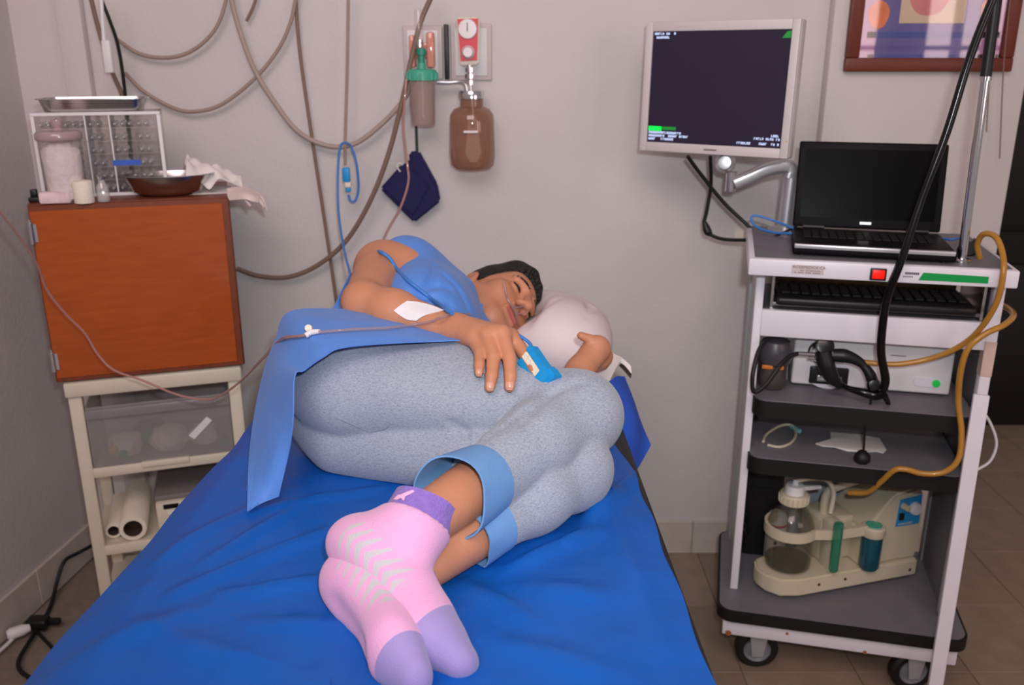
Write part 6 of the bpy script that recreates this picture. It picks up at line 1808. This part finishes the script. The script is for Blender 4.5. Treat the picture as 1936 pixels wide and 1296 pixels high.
b = BM(); tube(b, [at(716, 470, 1.93), at(708, 480, 1.90)] + [on_all(x, y, 0.0045) for x, y in ((718, 480), (735, 492), (752, 512), (772, 534), (795, 553), (818, 572), (840, 588), (856, 597))], 0.0038, n=10)
tag(obj('sensor_lead', b, 'blue_cable', smooth=80), 'blue sensor lead crossing the bare shoulder and chest', 'cable')
b = BM(); tube(b, [at(945, 645, 1.53), at(960, 632, 1.50), at(972, 630, 1.48), at(985, 637, 1.46), at(1000, 648, 1.45), at(1007, 660, 1.44)], 0.003, n=10); 
spo = thing('pulse_oximeter', 'bright blue clip-on pulse sensor on the index finger', 'pulse sensor', at(1015, 700, 1.41))
obj('lead', b, 'blue_cable', spo, local=False)
fa_ = at(994, 668, 1.438); fb_ = at(1034, 728, 1.385)
fd = (fb_ - fa_).normalized(); side = fd.cross(Vector((0.72, -0.45, 0.55))).normalized(); upn = side.cross(fd).normalized()
if upn.x < 0: upn = -upn; side = -side
def clip_box(l0, l1, s0, s1, u0, u1, m, nm, bev=0.002):
    b = BM(); box(b, 0, 1, 0, 1, 0, 1)
    for v in b.verts:
        v.co = fa_ + fd * (l0 + (l1 - l0) * v.co.x) + side * (s0 + (s1 - s0) * v.co.y) + upn * (u0 + (u1 - u0) * v.co.z)
    bmesh.ops.recalc_face_normals(b, faces=b.faces); bmesh.ops.bevel(b, geom=list(b.edges), offset=bev * .6, segments=2, affect='EDGES')
    return obj(nm, b, m, spo, local=False)
LL = (fb_ - fa_).length
clip_box(0.002, LL - 0.016, -0.012, 0.012, 0.010, 0.021, 'blue_rubber', 'upper_jaw', 0.003)
clip_box(0.006, LL - 0.012, -0.013, 0.013, -0.004, 0.0095, 'gauze', 'pad', 0.002)
clip_box(0.006, LL - 0.006, -0.0125, 0.0125, -0.018, -0.0045, 'blue_rubber', 'lower_jaw', 0.003)
clip_box(LL - 0.022, LL + 0.002, -0.014, 0.014, -0.012, 0.024, 'blue_rubber', 'hinge_block', 0.003)
clip_box(LL - 0.012, LL + 0.006, -0.010, 0.011, -0.002, 0.028, 'blue_rubber', 'thumb_tab', 0.002)
clip_box(LL - 0.004, LL + 0.010, -0.013, -0.002, -0.012, 0.004, 'blue_rubber', 'lower_tab', 0.002)
b = BM(); tube(b, [at(1007, 660, 1.44), at(1011, 668, 1.43), fa_ + fd * 0.004 + upn * 0.016], 0.005, radii=[0.003, 0.0055, 0.006]); obj('strain_relief', b, 'blue_cable', spo, local=False)

# nasal cannula
b = BM()
def oh(r, c, off=0.003):
    loc, nor = on_head(r, 0, c); return loc + nor * off
pts = [oh(0.058, -0.018), oh(0.045, -0.026), oh(0.030, -0.034), oh(0.016, -0.039, .005), oh(0.0, -0.041, .006), oh(-0.016, -0.039, .005), oh(-0.030, -0.034), oh(-0.045, -0.026)]
cn = thing('nasal_cannula', 'clear nasal cannula under the nose of the patient', 'cannula', pts[4])
tube(b, pts, 0.0026, n=8); obj('tube', b, 'clear_tube', cn, local=False)
b = BM(); tube(b, [oh(0.014, -0.038, .005), oh(0.0, -0.040, .006), oh(-0.014, -0.038, .005)], 0.0045, n=8); obj('bridge', b, 'clear_tube', cn, local=False)
for s in (-1, 1):
    b = BM(); tube(b, [oh(0.007 * s, -0.040, .006), hp(0.0072 * s, 0.112, -0.034), hp(0.0072 * s, 0.110, -0.028)], 0.002, n=6); obj('prong', b, 'clear_tube', cn, local=False)

# pink leaping mark on the purple cuff of the upper sock
ck = [o for o in bpy.data.objects if o.name == 'sock_cuff'][0]
w_ = Matrix(WM['sock'])
ct_ = BVHTree.FromPolygons([tuple(w_ @ v.co) for v in ck.data.vertices], [tuple(p.vertices) for p in ck.data.polygons])
b = BM()
out = [(721, 973), (729, 965), (737, 963), (745, 959), (757, 955), (760, 958), (750, 964), (743, 967), (740, 976), (735, 970), (727, 974)]
H3 = [hit(ct_, x + 24, y - 27, 0.0012, 1.1) for x, y in out]
f = b.faces.new([b.verts.new(p) for p in H3]); bmesh.ops.triangulate(b, faces=[f]); b.normal_update(); bmesh.ops.solidify(b, geom=list(b.faces), thickness=0.0006)
M['pink_mark'] = mat('pink_mark', rgb(236, 180, 214), 0.9, var=0.03)
pm = obj('leaping_mark', b, 'pink_mark', ck.parent, local=False, smooth=0)
